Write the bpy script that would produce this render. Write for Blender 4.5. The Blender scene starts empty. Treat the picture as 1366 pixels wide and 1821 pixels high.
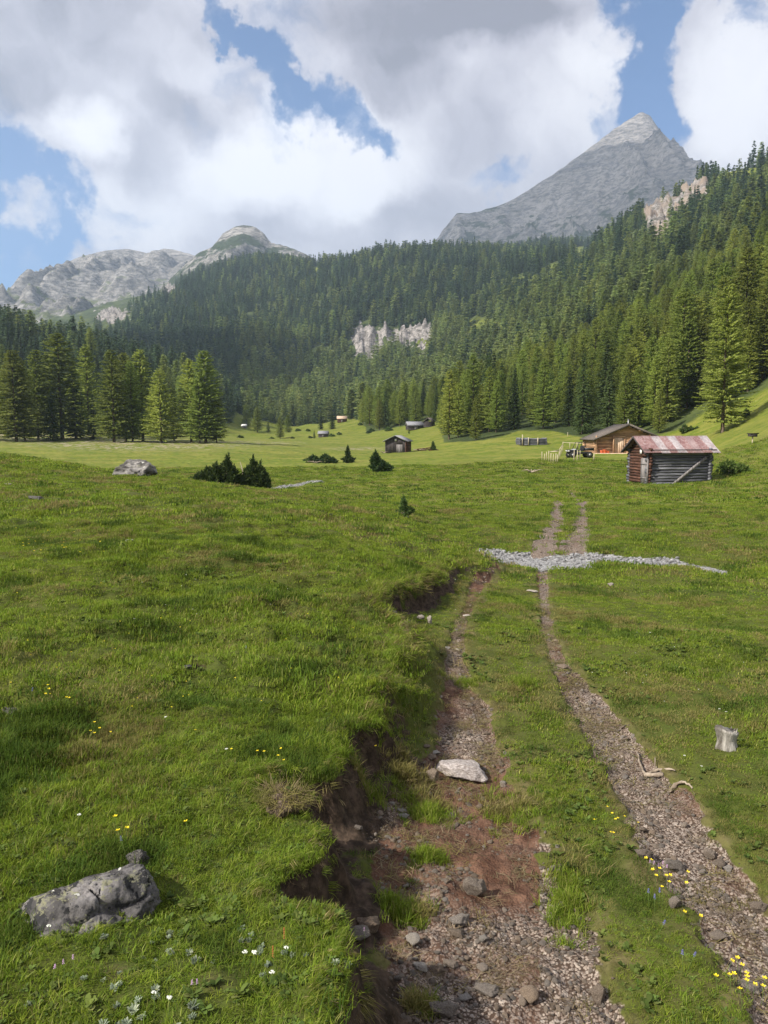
import bpy, bmesh, math, os
import numpy as np
from mathutils import Vector, Matrix, noise as mn
SKIP = ''
R = math.radians
sc = bpy.context.scene
C = sc.collection

# ---------------------------------------------------------------- camera, sun, sky, exposure
F = 1315.0                       # focal length in photograph pixels (photograph 1366 x 1821)
PITCH = math.atan(140 / F)       # eye level lies at row 770 of the photograph
cam_d = bpy.data.cameras.new('camera'); cam = bpy.data.objects.new('camera', cam_d); C.objects.link(cam)
cam.location = (0, 0, 0); cam.rotation_euler = (R(90) - PITCH, 0, 0)
cam_d.sensor_fit = 'VERTICAL'; cam_d.sensor_height = 36; cam_d.sensor_width = 27
cam_d.lens = 36 * F / 1821; cam_d.clip_start = 0.05; cam_d.clip_end = 60000
sc.camera = cam
sc.view_settings.view_transform = 'Standard'; sc.view_settings.look = 'None'
sc.view_settings.gamma = 1; sc.view_settings.exposure = 0.76
SUN_EL, SUN_AZ = R(40), R(-118)  # azimuth from +Y towards +X: the sun stands to the left
sdir = Vector((math.cos(SUN_EL) * math.sin(SUN_AZ), math.cos(SUN_EL) * math.cos(SUN_AZ), math.sin(SUN_EL)))
sun_d = bpy.data.lights.new('sun', 'SUN'); sun = bpy.data.objects.new('sun', sun_d); C.objects.link(sun)
sun_d.energy = 4.8; sun_d.angle = R(0.55); sun_d.color = (1.0, 0.93, 0.80)
sun.rotation_euler = sdir.to_track_quat('Z', 'Y').to_euler()
cy = sc.cycles
cy.use_denoising = True; cy.max_bounces = 6; cy.diffuse_bounces = 3; cy.glossy_bounces = 2
cy.transmission_bounces = 3; cy.volume_bounces = 1; cy.transparent_max_bounces = 8
cy.sample_clamp_indirect = 4; cy.use_adaptive_sampling = True; cy.adaptive_threshold = 0.01
try: cy.denoising_prefilter = 'ACCURATE'; cy.denoiser = 'OPENIMAGEDENOISE'
except Exception: pass

def pix_dir(px, py):
    r = (px - 683) / F; u = -(py - 910.5) / F
    return Vector((r, math.cos(PITCH) + u * math.sin(PITCH), -math.sin(PITCH) + u * math.cos(PITCH)))

class NT:
    """small helper for node trees"""
    def __init__(s, tree): s.t = tree; s.L = tree.links
    def n(s, typ, ins=None, **kw):
        nd = s.t.nodes.new(typ)
        for k, v in kw.items(): setattr(nd, k, v)
        if ins:
            for k, v in ins.items(): s.put(nd, k, v)
        return nd
    def put(s, nd, k, v):
        sock = nd.inputs[k]
        if isinstance(v, bpy.types.NodeSocket): s.L.new(v, sock)
        elif isinstance(v, bpy.types.Node): s.L.new(v.outputs[0], sock)
        else: sock.default_value = v
    def m(s, op, a, b=0.0, c=0.0, clamp=False):
        nd = s.n('ShaderNodeMath', operation=op, use_clamp=clamp)
        for i, v in enumerate((a, b, c)): s.put(nd, i, v)
        return nd.outputs[0]
    def v(s, op, a, b=(0, 0, 0), out=0):
        nd = s.n('ShaderNodeVectorMath', operation=op); s.put(nd, 0, a)
        if op == 'SCALE': s.put(nd, 3, b)
        elif nd.inputs[1].enabled: s.put(nd, 1, b)
        return nd.outputs[out]
    def ss(s, x, a, b, lo=0.0, hi=1.0):
        nd = s.n('ShaderNodeMapRange', interpolation_type='SMOOTHSTEP')
        for i, v in enumerate((x, a, b, lo, hi)): s.put(nd, i, v)
        return nd.outputs[0]
    def lin(s, x, a, b, lo=0.0, hi=1.0):
        nd = s.n('ShaderNodeMapRange')
        for i, v in enumerate((x, a, b, lo, hi)): s.put(nd, i, v)
        return nd.outputs[0]
    def mix(s, f, a, b, mode='MIX'):
        nd = s.n('ShaderNodeMix', data_type='RGBA', blend_type=mode)
        s.put(nd, 0, f); s.put(nd, 6, a if not isinstance(a, tuple) else (*a, 1)[:4]); s.put(nd, 7, b if not isinstance(b, tuple) else (*b, 1)[:4])
        return nd.outputs[2]
    def noise(s, scale, detail=4, rough=0.55, vec=None, dist=0.0, out=0, lac=2.0):
        nd = s.n('ShaderNodeTexNoise'); nd.inputs['Scale'].default_value = scale; nd.inputs['Detail'].default_value = detail
        nd.inputs['Roughness'].default_value = rough; nd.inputs['Distortion'].default_value = dist; nd.inputs['Lacunarity'].default_value = lac
        if vec is not None: s.put(nd, 'Vector', vec)
        return nd.outputs[out]
    def vor(s, scale, vec=None, feature='F1', out='Distance', rand=1.0):
        nd = s.n('ShaderNodeTexVoronoi', feature=feature); nd.inputs['Scale'].default_value = scale; nd.inputs['Randomness'].default_value = rand
        if vec is not None: s.put(nd, 'Vector', vec)
        return nd.outputs[out]

def build_world():
    w = bpy.data.worlds.new('World'); sc.world = w; w.use_nodes = True
    w.node_tree.nodes.clear(); N = NT(w.node_tree)
    sky = N.n('ShaderNodeTexSky', sky_type='NISHITA', sun_disc=False, sun_elevation=SUN_EL, sun_rotation=SUN_AZ,
              altitude=1800, air_density=1.0, dust_density=0.7, ozone_density=1.6)
    d = N.n('ShaderNodeTexCoord').outputs['Generated']
    # domain warp so that cloud edges curl
    wv = N.v('SCALE', N.v('SUBTRACT', N.noise(2.4, 4, 0.55, d, out=1), (0.5, 0.5, 0.5)), 0.30)
    wf = N.v('SCALE', N.v('SUBTRACT', N.noise(9, 5, 0.6, d, out=1), (0.5, 0.5, 0.5)), 0.10)
    dw = N.v('ADD', N.v('ADD', d, wv), wf)
    wg = N.v('SCALE', N.v('SUBTRACT', N.noise(22, 5, 0.62, d, out=1), (0.5, 0.5, 0.5)), 0.07)
    db = N.v('ADD', N.v('ADD', N.v('ADD', d, N.v('SCALE', wv, 0.30)), N.v('SCALE', wf, 1.5)), wg)
    ds = N.v('ADD', d, N.v('SCALE', wf, 1.0))
    def blob(px, py, rx, ry, inner=0.25, ang=0.0, src=None):
        c = pix_dir(px, py); L = c.length; c = Vector(c / L)
        rxx, ryy = rx / F / L, ry / F / L
        dl = N.v('SUBTRACT', src or db, tuple(c))
        e1 = Vector((c.y, -c.x, 0)).normalized(); e2 = c.cross(e1) * -1
        ca, sa = math.cos(R(ang)), math.sin(R(ang))
        a1 = e1 * ca + e2 * sa; a2 = e2 * ca - e1 * sa
        x = N.m('DIVIDE', N.v('DOT_PRODUCT', dl, tuple(a1), 1), rxx); y = N.m('DIVIDE', N.v('DOT_PRODUCT', dl, tuple(a2), 1), ryy)
        z = N.m('DIVIDE', N.v('DOT_PRODUCT', dl, tuple(c), 1), max(rxx, ryy))
        q = N.m('ADD', N.m('MULTIPLY', x, x), N.m('ADD', N.m('MULTIPLY', y, y), N.m('MULTIPLY', z, z)))
        return N.ss(q, 1.0, inner * inner * 0.5, 0, 1)
    def total(items, src=None):
        acc = None
        for it in items:
            b = N.m('MULTIPLY', blob(*it[1:], src=src), it[0])
            acc = b if acc is None else N.m('ADD', acc, b)
        return acc
    n1 = N.noise(4.6, 8, 0.56, dw); n2 = N.noise(17, 6, 0.62, dw); n3 = N.noise(2.3, 3, 0.5, dw)
    holes = total([  # amount, column, row, radius x, radius y, inner, angle (blue gaps between the clouds)
        (1.3, -20, 420, 230, 170, 0.4, 0), (0.8, 20, 265, 150, 55, 0.2, -20), (0.8, 130, 360, 70, 110, 0.2, -15),
        (0.85, 425, 60, 120, 34, 0.0, -62), (0.85, 505, 170, 110, 48, 0.0, -45), (0.9, 620, 215, 125, 42, 0.0, -25), (0.5, 700, 250, 80, 45, 0.0, 0),
        (0.85, 880, 325, 95, 55, 0.1, 0), (1.2, 1170, 130, 75, 150, 0.3, -14), (1.3, 1190, -10, 120, 80, 0.3, 0), (0.8, 1200, 250, 60, 60, 0.2, 0),
        (0.7, 1350, 60, 45, 70, 0.2, 0), (0.7, 1090, 215, 70, 60, 0.1, 0), (1.2, -300, 300, 300, 350, 0.3, 0), (0.6, 850, -250, 300, 120, 0.2, 0)])
    filler = total([(0.75, 60, 370, 85, 75, 0.0, 20), (0.35, 120, 60, 300, 130, 0.3, 0), (0.45, 600, 380, 380, 120, 0.4, 0), (0.35, 820, 130, 270, 150, 0.4, 0), (0.45, 1310, 190, 100, 120, 0.4, 0), (0.25, 300, 250, 200, 150, 0.3, 0)])
    dens = N.m('ADD', N.m('SUBTRACT', N.m('ADD', N.m('MULTIPLY', n1, 2.4), N.m('MULTIPLY', n2, 1.1)), N.m('MULTIPLY', holes, 0.72)), N.m('ADD', filler, -1.22))
    mask = N.m('POWER', N.ss(dens, -0.30, 0.50), 1.0)
    white = total([(0.9, 165, 230, 80, 70, 0.1, -20), (0.75, 590, 290, 250, 110, 0.1, 0), (0.6, 560, 215, 110, 50, 0.1, 0), (0.6, 400, 300, 180, 90, 0.1, 0), (0.9, 1310, 180, 110, 150, 0.2, 0),
                   (0.55, 240, 390, 120, 80, 0.1, 0), (0.35, 1010, 190, 160, 120, 0.1, 0), (0.45, 1070, 90, 100, 80, 0.1, 0), (0.45, 640, 330, 90, 70, 0.1, 0), (0.3, 330, 120, 120, 50, 0.1, -20)], ds)
    grey = total([(0.8, 760, 20, 280, 100, 0.2, 0), (0.6, 900, 10, 200, 80, 0.2, 0), (0.55, 180, 40, 300, 100, 0.2, 0), (0.5, 60, 150, 150, 60, 0.1, 0), (0.5, 700, 140, 130, 60, 0.1, 0),
                  (0.5, 320, 210, 130, 45, 0.1, -30), (0.25, 620, 430, 300, 60, 0.1, 0), (0.45, 270, 310, 70, 90, 0.1, 0), (0.15, 850, 260, 160, 80, 0.1, 0), (0.3, 480, 390, 110, 50, 0.1, 0), (.3, 780, 380, 120, 60, .1, 0)], ds)
    # light side of the cloud: compare the density with the density a step towards the sun
    n1s = N.noise(4.6, 8, 0.56, N.v('ADD', dw, tuple(Vector((-0.55, 0.0, 0.83)) * 0.04)))
    rim = N.m('MULTIPLY', N.m('SUBTRACT', n1, n1s), 0.85)
    br = N.m('ADD', N.m('SUBTRACT', N.m('ADD', 0.60, N.m('MULTIPLY', white, 0.42)), N.m('MULTIPLY', grey, 0.37)), rim)
    br = N.m('ADD', br, N.m('ADD', N.m('MULTIPLY', N.m('SUBTRACT', n2, 0.5), 0.14), N.m('MULTIPLY', N.m('SUBTRACT', n3, 0.5), 0.22)))
    br = N.m('MINIMUM', N.m('MAXIMUM', br, 0.26), 1.0)
    br = N.m('SUBTRACT', br, N.m('MULTIPLY', N.m('POWER', N.m('MAXIMUM', N.m('SUBTRACT', br, 0.7), 0), 2.0), 0.9))
    col = N.mix(N.lin(br, 0.3, 0.85), (0.99, 0.95, 1.10), (1.01, 0.995, 1.03))
    csc = N.n('ShaderNodeVectorMath', operation='SCALE'); N.put(csc, 0, col); N.put(csc, 3, br)
    tint = N.mix(1.0, sky.outputs[0], (0.56, 0.84, 1.08), 'MULTIPLY')
    b1 = N.n('ShaderNodeBackground', {'Color': tint, 'Strength': 0.09})
    b2 = N.n('ShaderNodeBackground', {'Color': csc.outputs[0], 'Strength': 0.75})
    mx = N.n('ShaderNodeMixShader', {0: mask, 1: b1.outputs[0], 2: b2.outputs[0]})
    out = N.n('ShaderNodeOutputWorld', {'Surface': mx.outputs[0]})
    w.cycles.sampling_method = 'MANUAL'; w.cycles.sample_map_resolution = 1024
build_world()

# ---------------------------------------------------------------- noise
def pn(x, y, seed=0):
    xi = np.floor(x).astype(np.int64); yi = np.floor(y).astype(np.int64); xf = x - xi; yf = y - yi
    def g(ix, iy, dx, dy):
        h = (ix * 374761393 + iy * 668265263 + seed * 974634777) & 0xffffffff
        h = ((h ^ (h >> 13)) * 1274126177) & 0xffffffff; h = h ^ (h >> 16)
        a = (h & 0xffff) / 65536.0 * 2 * np.pi
        return np.cos(a) * dx + np.sin(a) * dy
    u = xf * xf * xf * (xf * (xf * 6 - 15) + 10); v = yf * yf * yf * (yf * (yf * 6 - 15) + 10)
    n0 = g(xi, yi, xf, yf) * (1 - u) + g(xi + 1, yi, xf - 1, yf) * u
    n1 = g(xi, yi + 1, xf, yf - 1) * (1 - u) + g(xi + 1, yi + 1, xf - 1, yf - 1) * u
    return (n0 * (1 - v) + n1 * v) * 1.5
def fbm(x, y, oct=4, seed=0, gain=0.5):
    s = 0; a = 1.0
    for o in range(oct):
        s = s + a * pn(x * 2 ** o + 17.3 * o, y * 2 ** o - 9.1 * o, seed + o); a *= gain
    return s
def ridged(x, y, oct=5, seed=0, gain=0.5):
    s = 0; a = 1.0; w = 1.0
    for o in range(oct):
        n = 1 - np.abs(pn(x * 2 ** o + 7.3 * o, y * 2 ** o + 3.1 * o, seed + o)) * 1.6
        n = np.clip(n, 0, 1) ** 2; s = s + a * n * w; w = np.clip(n * 1.5, 0, 1); a *= gain
    return s
def sst(x, a, b):
    t = np.clip((x - a) / (b - a), 0, 1); return t * t * (3 - 2 * t)
def gauss(x, y, cx, cy_, sx, sy): return np.exp(-((x - cx) / sx) ** 2 - ((y - cy_) / sy) ** 2)

# ---------------------------------------------------------------- terrain tables
# every row: distance Y, then (column, height) 'z' or (column, row) 'p' pairs measured on the photograph
def ang(py): return math.tan(PITCH + math.atan((py - 910.5) / F))
def row(Y, kind, pts):
    out = []
    for px, v in pts:
        z = v if kind == 'z' else -ang(v) * Y
        u = math.tan(math.atan(z / Y) + PITCH)
        out.append(((px - 683) / F / (math.cos(PITCH) + u * math.sin(PITCH)), z))
    return math.log(Y), [o[0] for o in out], [o[1] for o in out]
A0, A1, NA = -1.7, 1.7, 260
Y0, Y1, NY = math.log(1.0), math.log(7000.0), 330
def grid(rows, blur=3):
    ag = np.linspace(A0, A1, NA); yg = np.linspace(Y0, Y1, NY)
    tab = np.array([np.interp(ag, r[1], r[2]) for r in rows]); ly = np.array([r[0] for r in rows])
    g = np.array([np.interp(yg, ly, tab[:, i]) for i in range(NA)]).T
    # the table is interpolated as z / Y so that smoothing is even in perspective
    g = g / np.exp(yg)[:, None]
    k = np.array([1, 4, 6, 4, 1.0]) / 16
    for _ in range(blur):
        p = np.pad(g, ((2, 2), (0, 0)), 'edge'); g = sum(k[i] * p[i:i + NY] for i in range(5))
        p = np.pad(g, ((0, 0), (2, 2)), 'edge'); g = sum(k[i] * p[:, i:i + NA] for i in range(5))
    return g
def sample(g, x, y):
    Y = np.maximum(np.maximum(y, 1.3), np.abs(x) / 1.65)
    a = x / Y; fa = np.clip((a - A0) / (A1 - A0) * (NA - 1), 0, NA - 1.001); fy = np.clip((np.log(Y) - Y0) / (Y1 - Y0) * (NY - 1), 0, NY - 1.001)
    ia = fa.astype(int); iy = fy.astype(int); ta = fa - ia; ty = fy - iy
    v = (g[iy, ia] * (1 - ta) + g[iy, ia + 1] * ta) * (1 - ty) + (g[iy + 1, ia] * (1 - ta) + g[iy + 1, ia + 1] * ta) * ty
    return v * Y
ROWS_R = [
    row(1.0, 'z', [(0, -2.3), (683, -2.32), (1366, -2.3), (2400, -2.1)]),
    row(3.0, 'z', [(0, -2.35), (683, -2.40), (1366, -2.36), (2000, -2.2)]),
    row(5.0, 'z', [(0, -2.45), (683, -2.46), (1100, -2.46), (1366, -2.36), (2000, -2.2)]),
    row(8.5, 'z', [(0, -2.5), (683, -2.5), (1000, -2.52), (1366, -2.46), (2000, -2.3)]),
    row(13., 'z', [(0, -2.75), (683, -2.75), (1000, -2.82), (1366, -2.95), (2000, -2.7)]),
    row(18., 'z', [(0, -3.1), (683, -3.1), (860, -3.2), (1000, -3.25), (1366, -3.4), (2000, -3.2)]),
    row(21., 'z', [(0, -3.3), (683, -3.4), (860, -3.5), (1250, -3.45), (1366, -3.3), (2000, -3.0)]),
    row(26., 'z', [(0, -3.5), (683, -3.5), (860, -3.45), (1000, -3.6), (1366, -3.1), (2000, -2.4)]),
    row(37., 'z', [(-300, -3.6), (400, -3.9), (683, -3.8), (1000, -3.52), (1366, -3.3), (2000, -1.8)]),
    row(53., 'z', [(-300, -3.5), (0, -3.9), (200, -4.1), (400, -4.25), (600, -4.3), (800, -3.95), (1000, -3.7), (1200, -3.7), (1366, -3.2), (1500, -1.8), (2000, 4)]),
    row(65., 'z', [(-300, -3.2), (0, -3.8), (400, -4.2), (600, -4.2), (800, -3.75), (1000, -3.35), (1200, -3.45), (1290, -3.0), (1366, -2.0), (1500, 1), (2000, 11)]),
    row(80., 'z', [(-300, -3), (0, -3.5), (400, -3.9), (600, -4.0), (800, -3.55), (1000, -2.9), (1200, -2.9), (1280, -1.9), (1366, 0.1), (1500, 5), (2000, 21)]),
    row(110., 'z', [(-300, -2.6), (0, -3.0), (400, -3.4), (600, -3.8), (800, -3.4), (1000, -2.6), (1100, -2.6), (1200, -1.4), (1280, 1.0), (1366, 5.2), (1500, 14), (2000, 40)]),
    row(140., 'z', [(-300, -2), (0, -2.2), (400, -2.6), (700, -3.8), (800, -2.8), (860, -1.4), (1000, -0.5), (1100, 1.0), (1200, 5.0), (1366, 15), (1500, 26), (2000, 62)]),
    row(170., 'p', [(-300, 770), (0, 784), (400, 785), (560, 795), (700, 793), (850, 764), (1000, 738), (1200, 676), (1366, 598), (2000, 330)]),
    row(260., 'p', [(-500, 655), (-200, 705), (0, 735), (200, 757), (400, 775), (500, 780), (650, 774), (750, 747), (850, 727), (1000, 682), (1200, 585), (1366, 492), (2000, 200)]),
    row(330., 'p', [(-500, 560), (-200, 610), (0, 650), (200, 690), (300, 722), (400, 762), (500, 772), (607, 756), (700, 742), (850, 706), (1000, 642), (1200, 530), (1366, 438), (2000, 150)]),
    row(400., 'p', [(-500, 500), (-200, 560), (0, 590), (190, 620), (300, 668), (400, 728), (440, 757), (500, 765), (607, 748), (700, 732), (850, 685), (1000, 606), (1200, 486), (1366, 395), (2000, 120)]),
    row(500., 'p', [(-500, 500), (0, 600), (190, 640), (300, 690), (400, 722), (500, 742), (607, 733), (700, 712), (850, 650), (1000, 562), (1200, 436), (1366, 350), (2000, 100)]),
    row(620., 'p', [(-500, 600), (0, 640), (190, 650), (300, 670), (400, 690), (500, 715), (600, 708), (700, 682), (850, 612), (1000, 518), (1100, 458), (1200, 388), (1366, 312), (1500, 285), (2000, 150)]),
    row(780., 'p', [(-500, 640), (0, 660), (190, 650), (300, 650), (400, 660), (500, 668), (600, 662), (700, 622), (850, 560), (1000, 480), (1080, 430), (1160, 372), (1220, 338), (1366, 300), (1500, 280), (2000, 200)]),
    row(950., 'p', [(-500, 620), (0, 640), (200, 635), (300, 612), (400, 590), (500, 580), (600, 545), (700, 520), (850, 505), (1000, 464), (1100, 440), (1366, 420), (2000, 420)]),
    row(1150., 'p', [(-500, 600), (0, 620), (200, 606), (300, 570), (400, 533), (500, 500), (560, 480), (600, 470), (650, 452), (700, 444), (800, 448), (850, 455), (1000, 464), (1366, 480), (2000, 500)]),
    row(1320., 'p', [(-500, 590), (0, 605), (200, 575), (300, 535), (400, 492), (500, 462), (545, 468), (600, 478), (700, 470), (850, 462), (1000, 455), (1366, 480), (2000, 500)]),
    row(1600., 'p', [(-500, 560), (0, 590), (200, 556), (300, 512), (400, 470), (500, 462), (600, 520), (700, 520), (850, 455), (1000, 440), (1366, 470), (2000, 500)]),
    row(2100., 'p', [(-500, 560), (0, 575), (200, 540), (300, 520), (400, 500), (500, 500), (600, 560), (850, 470), (1000, 440), (1366, 440), (2000, 500)]),
    row(3500., 'p', [(-500, 640), (300, 640), (600, 640), (1000, 600), (2000, 600)]),
    row(7000., 'p', [(-500, 730), (300, 730), (600, 730), (1000, 720), (2000, 720)])]
ROWS_L = [
    row(1.0, 'z', [(-1200, -1.75), (683, -1.85)]),
    row(2.5, 'z', [(-1200, -1.7), (0, -1.83), (600, -1.93)]),
    row(4.0, 'z', [(-1200, -1.7), (0, -1.86), (600, -2.02)]),
    row(7.0, 'z', [(-1200, -1.55), (0, -1.72), (450, -1.88), (600, -2.02), (720, -2.20), (800, -2.26)]),
    row(12., 'z', [(-1200, -1.2), (0, -1.55), (400, -1.66), (600, -1.90), (720, -2.22), (800, -2.52)]),
    row(20., 'z', [(-1200, -1.0), (0, -1.50), (300, -1.66), (550, -1.98), (700, -2.40), (800, -2.85), (900, -3.15)]),
    row(35., 'z', [(-1200, -0.6), (0, -1.45), (200, -1.95), (400, -2.50), (600, -3.15), (800, -3.6)]),
    row(48., 'z', [(-1200, -0.3), (0, -1.5), (200, -2.5), (300, -3.0), (420, -3.6), (600, -4.2), (800, -4.2)]),
    row(60., 'z', [(-1200, 0.0), (-100, -1.3), (0, -1.6), (150, -2.9), (300, -4.0), (600, -4.5)]),
    row(75., 'z', [(-1200, -2), (-100, -3.2), (0, -3.6), (600, -4.6)]),
    row(100., 'z', [(-1200, -5), (600, -6)]), row(7000., 'z', [(-1200, -900), (600, -900)])]
GR, GL = grid(ROWS_R), grid(ROWS_L, 2)
def base_r(x, y): return sample(GR, x, y)
def base_l(x, y): return sample(GL, x, y)

def hit(px, py, fn, ymin=1.3, ymax=6000, n=900):
    d = pix_dir(px, py); Y = np.exp(np.linspace(math.log(ymin), math.log(ymax), n)); t = Y / d.y
    X = d.x * t; Z = d.z * t; g = fn(X, Y) - Z; i = np.argmax(g > 0)
    if g[i] <= 0: return None
    if i == 0: k = 0; return X[0], Y[0], Z[0]
    f = g[i - 1] / (g[i - 1] - g[i]); return tuple(a[i - 1] + (a[i] - a[i - 1]) * f for a in (X, Y, Z))
def trace(pts, fn, **kw): return [hit(p[0], p[1], fn, **kw)[:2] + tuple(p[2:]) for p in pts]

def pdist(x, y, pts, vals=None):
    """distance to a polyline, value interpolated along it, and which side (positive = right of travel)"""
    best = np.full(x.shape, 1e9); val = np.zeros(x.shape); side = np.ones(x.shape)
    for i in range(len(pts) - 1):
        ax, ay = pts[i][:2]; bx, by = pts[i + 1][:2]; dx, dy = bx - ax, by - ay; L2 = dx * dx + dy * dy + 1e-12
        t = np.clip(((x - ax) * dx + (y - ay) * dy) / L2, 0, 1); ex = x - ax - t * dx; ey = y - ay - t * dy; d = np.hypot(ex, ey)
        m = d < best; best = np.where(m, d, best)
        if vals is not None: val = np.where(m, vals[i] * (1 - t) + vals[i + 1] * t, val)
        side = np.where(m, np.sign(-(dx * ey - dy * ex)), side)
    return best, val, side
def inpoly(x, y, poly):
    c = np.zeros(x.shape, bool); n = len(poly)
    for i in range(n):
        x0, y0 = poly[i][:2]; x1, y1 = poly[(i + 1) % n][:2]
        if y0 == y1: continue
        c ^= ((y0 > y) != (y1 > y)) & (x < (x1 - x0) * (y - y0) / (y1 - y0) + x0)
    return c

# the eroded lip of the turf bank on the left of the track, traced from near to far
LIP_PX = [(610, 1821), (640, 1760), (655, 1700), (625, 1650), (560, 1625), (505, 1600), (520, 1555), (590, 1530), (600, 1500), (575, 1460), (520, 1445), (478, 1425),
          (492, 1402), (560, 1392), (610, 1385), (640, 1362), (628, 1318), (660, 1302), (702, 1292), (696, 1250), (722, 1215), (735, 1180), (752, 1140), (715, 1108),
          (690, 1092), (690, 1052), (745, 1045), (790, 1030), (800, 1012), (850, 1008), (868, 988), (815, 968)]
LIP = trace(LIP_PX, base_l)
LIP = [(a_[0] - 0.07 * min(a_[1], 5) / 2.5, a_[1]) for a_ in LIP]
LIP = [(LIP[0][0] + 0.05, 0.6), (LIP[0][0] + 0.02, 1.6)] + [p[:2] for p in LIP]
LIP_FAR = trace([(760, 950), (700, 935), (640, 918)], base_l)
LPOLY = LIP + [p[:2] for p in LIP_FAR] + [(8, 75), (0, 140), (-400, 140), (-400, -60), (LIP[0][0], -60)]
EDGE = [(LIP[0][0], -60)] + LIP + [p[:2] for p in LIP_FAR] + [(8, 75), (0, 140)]
RUT_L_PX = [(900, 1900, 250), (890, 1821, 235), (860, 1640, 205), (800, 1500, 175), (820, 1420, 110), (835, 1340, 68), (830, 1290, 58), (818, 1235, 34), (808, 1180, 20), (815, 1130, 15), (828, 1090, 9), (850, 1045, 14), (872, 1015, 17), (885, 995, 16)]
RUT_R_PX = [(1500, 1900, 90), (1380, 1720, 95), (1300, 1620, 88), (1210, 1500, 82), (1160, 1410, 62), (1088, 1310, 46), (1035, 1240, 36), (1000, 1190, 22), (976, 1130, 14), (968, 1060, 10), (962, 1000, 12)]
def rut(pts):
    tr = trace([(p[0], p[1]) for p in pts], base_r); return tr, [p[2] / F * t[1] for p, t in zip(pts, tr)]
RL, RLw = rut(RUT_L_PX); RR, RRw = rut(RUT_R_PX)
FL, FLw = rut([(965, 978, 26), (975, 950, 19), (990, 925, 13), (992, 892, 10)])
FR, FRw = rut([(1015, 978, 28), (1028, 955, 21), (1032, 930, 15), (1036, 912, 8), (1035, 892, 11)])
FT1, FT1w = rut([(992, 897, 6), (985, 880, 5), (970, 868, 4), (955, 860, 3)])
FT2, FT2w = rut([(1033, 897, 6), (1020, 880, 5), (1000, 866, 4), (975, 856, 3)])
CREEK, CREEKw = rut([(800, 975, 10), (868, 980, 12), (910, 985, 16), (960, 990, 20), (1020, 984, 8), (1100, 988, 9), (1180, 996, 10), (1250, 1002, 7), (1310, 1022, 5), (1366, 1042, 8), (1450, 1085, 10)])
CREEKw = [0.8, 1.7, 2.8, 3.0, 1.3, 1.0, 1.1, 0.6, 0.03, 0.05, 0.15]
STREAM, _ = rut([(440, 874, 5), (480, 867, 5), (520, 861, 5), (560, 856, 5)])
STREAM2, _ = rut([(606, 829, 5), (625, 832, 5), (645, 837, 5)])

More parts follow.
